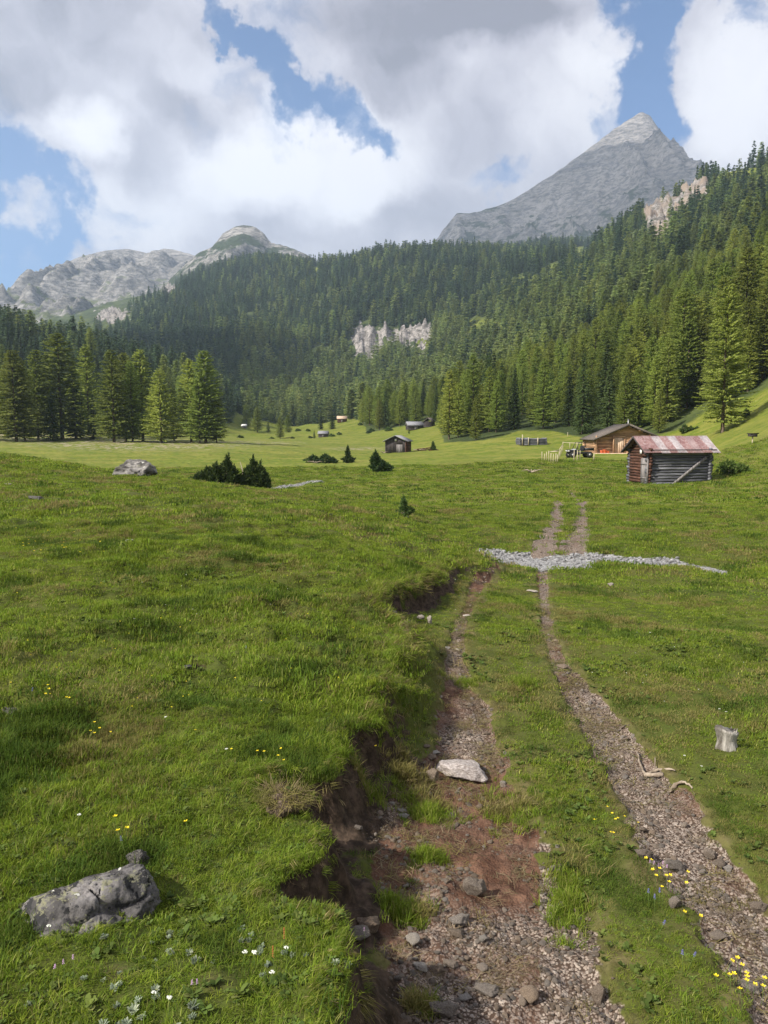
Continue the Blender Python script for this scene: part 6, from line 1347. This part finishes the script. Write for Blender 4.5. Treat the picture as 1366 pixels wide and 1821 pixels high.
fgroup('yellow', [(float(rs.normal(95, 45)), float(rs.normal(965, 14))) for _ in range(26)], .9, 'tiny yellow flower in the patch at the left edge of the upper hump', 'tiny yellow flowers on the upper left hump')
fgroup('yellow', [(float(rs.uniform(20, 640)), float(rs.uniform(1010, 1290))) for _ in range(40)], .55, 'tiny yellow flower scattered over the middle of the left meadow', 'tiny yellow flowers scattered over the left meadow')
fgroup('white', [(436, 1730), (453, 1730), (510, 1722), (484, 1768)], 1.0, 'white fluffy flower head among the herbs at the bottom', 'white flower heads at the bottom')
fgroup('white', [(90, 1682), (276, 1805), (303, 1815)], 1.0, 'small white flower low in the bottom left herbs', 'small white flowers in the bottom left herbs')
fgroup('white', [(295, 1292), (403, 1352), (142, 1475), (240, 1110), (420, 1112), (1278, 1272), (1290, 1277), (1216, 1358), (1247, 1378), (1155, 1130)], .9, 'small white clover head scattered in the meadow', 'white clover heads scattered in the meadow')
fgroup('white', [(float(rs.uniform(250, 820)), float(rs.uniform(930, 1130))) for _ in range(26)], .5, 'tiny white clover dot on the upper left meadow', 'tiny white clover on the upper left meadow')
fgroup('white', [(float(rs.uniform(1010, 1350)), float(rs.uniform(1060, 1260))) for _ in range(14)], .5, 'tiny white clover dot on the right meadow', 'tiny white clover on the right meadow')
fgroup('blue', [(217, 1520), (438, 1163), (59, 1243)], 1.1, 'violet-blue flower standing alone in the left turf', 'single violet-blue flowers in the left turf')
fgroup('blue', [(1152, 1608), (1163, 1618), (1172, 1607), (1180, 1666), (1212, 1722), (1234, 1725)], 1.2, 'dark violet flower in the middle turf strip below the yellow cluster', 'violet flowers in the middle turf strip')
fgroup('pink', [(1155, 1553), (1162, 1556), (1170, 1560), (1178, 1556), (1185, 1562)], 1.0, 'mauve flower among the yellow cluster by the upright grey stone', 'mauve flowers among the yellow cluster')
fgroup('pink', [(132, 1741), (100, 1758), (343, 1788), (352, 1786), (648, 1680), (115, 1750)], .9, 'small mauve flower at ground level in the bottom left', 'mauve flowers in the bottom left')
fgroup('rust', [(506, 1698), (486, 1732)], 1.4, 'rust-brown seed spike standing among the grass at the bottom', 'rust-brown seed spikes at the bottom')
def clod():
    h = place(508, 1440); t = thing('turf_clod', 'broken dry turf clod with roots and leaves sticking out of the bank edge', 'turf clod', (h[0], h[1], h[2] + .04)); me = rock_mesh('earth_core', 88, 4, 5, .35, M['bark'], .85); o = link('earth_core', me, t, scale=(.085, .07, .065)); t.scale = (1.35, 1.2, 1.2)
    V = []; rs = np.random.RandomState(9)
    for k in range(5):
        a = tuft('fibre_tuft', 170, .045, .025, .075, .0022, 90 + k, M['root'] if k % 2 else M['grass_dry'], 1.5); link('fibre_tuft', a, t, ((k - 2) * .032, -.035 + .02 * (k % 2), .035), (.75 + rs.uniform(-.3, .5), rs.uniform(-.5, .5), 0))
    link('leaves', rosette('leaves', 6, .045, .014, 95, M['herb'], .5), t, (.03, -.02, .055))
clod()
# ---------------------------------------------------------------- haze: the air of the valley
def haze():
    x0, x1, y0, y1, z0, z1 = -3600, 3600, -300, 5200, -950, 1480
    V = [(x, y, z) for x in (x0, x1) for y in (y0, y1) for z in (z0, z1)]
    me = mesh_np('haze', V, np.array([(0, 1, 3, 2), (4, 6, 7, 5), (0, 4, 5, 1), (2, 3, 7, 6), (0, 2, 6, 4), (1, 5, 7, 3)])); m, N = new_mat('haze')
    p = N.n('ShaderNodeVolumePrincipled'); p.inputs['Color'].default_value = (0.60, 0.76, 1.0, 1); p.inputs['Density'].default_value = 0.00014; p.inputs['Anisotropy'].default_value = 0.2
    N.n('ShaderNodeOutputMaterial', {'Volume': p.outputs[0]}); me.materials.append(m); o = link('haze', me); tag(o, 'thin blue mountain air filling the valley', 'haze', kind='stuff')
if 'haze' not in SKIP: haze()

# ---------------------------------------------------------------- clouds out of the picture that shade the ground
def cloud(cx, cy_, rx, ry, label, opacity, seed, z=2000, thick=140):
    V = []; nx = 48; n2 = 24; rs = np.random.RandomState(seed); ph = rs.uniform(0, 6.28, 8)
    for j in range(n2 + 1):
        el = -math.pi / 2 + math.pi * j / n2
        for i in range(nx):
            a = 2 * math.pi * i / nx; u = Vector((math.cos(a) * math.cos(el), math.sin(a) * math.cos(el), math.sin(el)))
            k = 1 + .22 * mn.fractal(u * 1.7 + Vector((seed, 0, 0)), 1, 2, 4); sx = abs(u.x) ** .7 * (1 if u.x > 0 else -1); sy = abs(u.y) ** .7 * (1 if u.y > 0 else -1)
            V.append((u.x * k * rx, u.y * k * ry, u.z * thick * (1 + .8 * mn.fractal(u * 4 + Vector((seed, 3, 0)), 1, 2, 4)) * (.35 if u.z < 0 else 1)))
    Fq = [(j * nx + i, j * nx + (i + 1) % nx, (j + 1) * nx + (i + 1) % nx, (j + 1) * nx + i) for j in range(n2) for i in range(nx)]
    m, N = new_mat('cloud_vapour'); p = N.n('ShaderNodeBsdfDiffuse'); p.inputs[0].default_value = (.9, .9, .9, 1); tr = N.n('ShaderNodeBsdfTransparent')
    mx = N.n('ShaderNodeMixShader', {0: opacity, 1: tr.outputs[0], 2: p.outputs[0]}); N.n('ShaderNodeOutputMaterial', {'Surface': mx.outputs[0]})
    me = mesh_np('cloud', V, np.array(Fq), [m], True); o = link('cloud', me, None, (cx, cy_, z)); tag(o, label, 'cloud', kind='structure')
if 'cloud' not in SKIP:
    cloud(-2424, -418, 260, 360, 'thick cloud shading the left valley side', 0.6, 2)
    cloud(-700, 1640, 800, 600, 'thick cloud shading the flank of the peak', 0.42, 3)
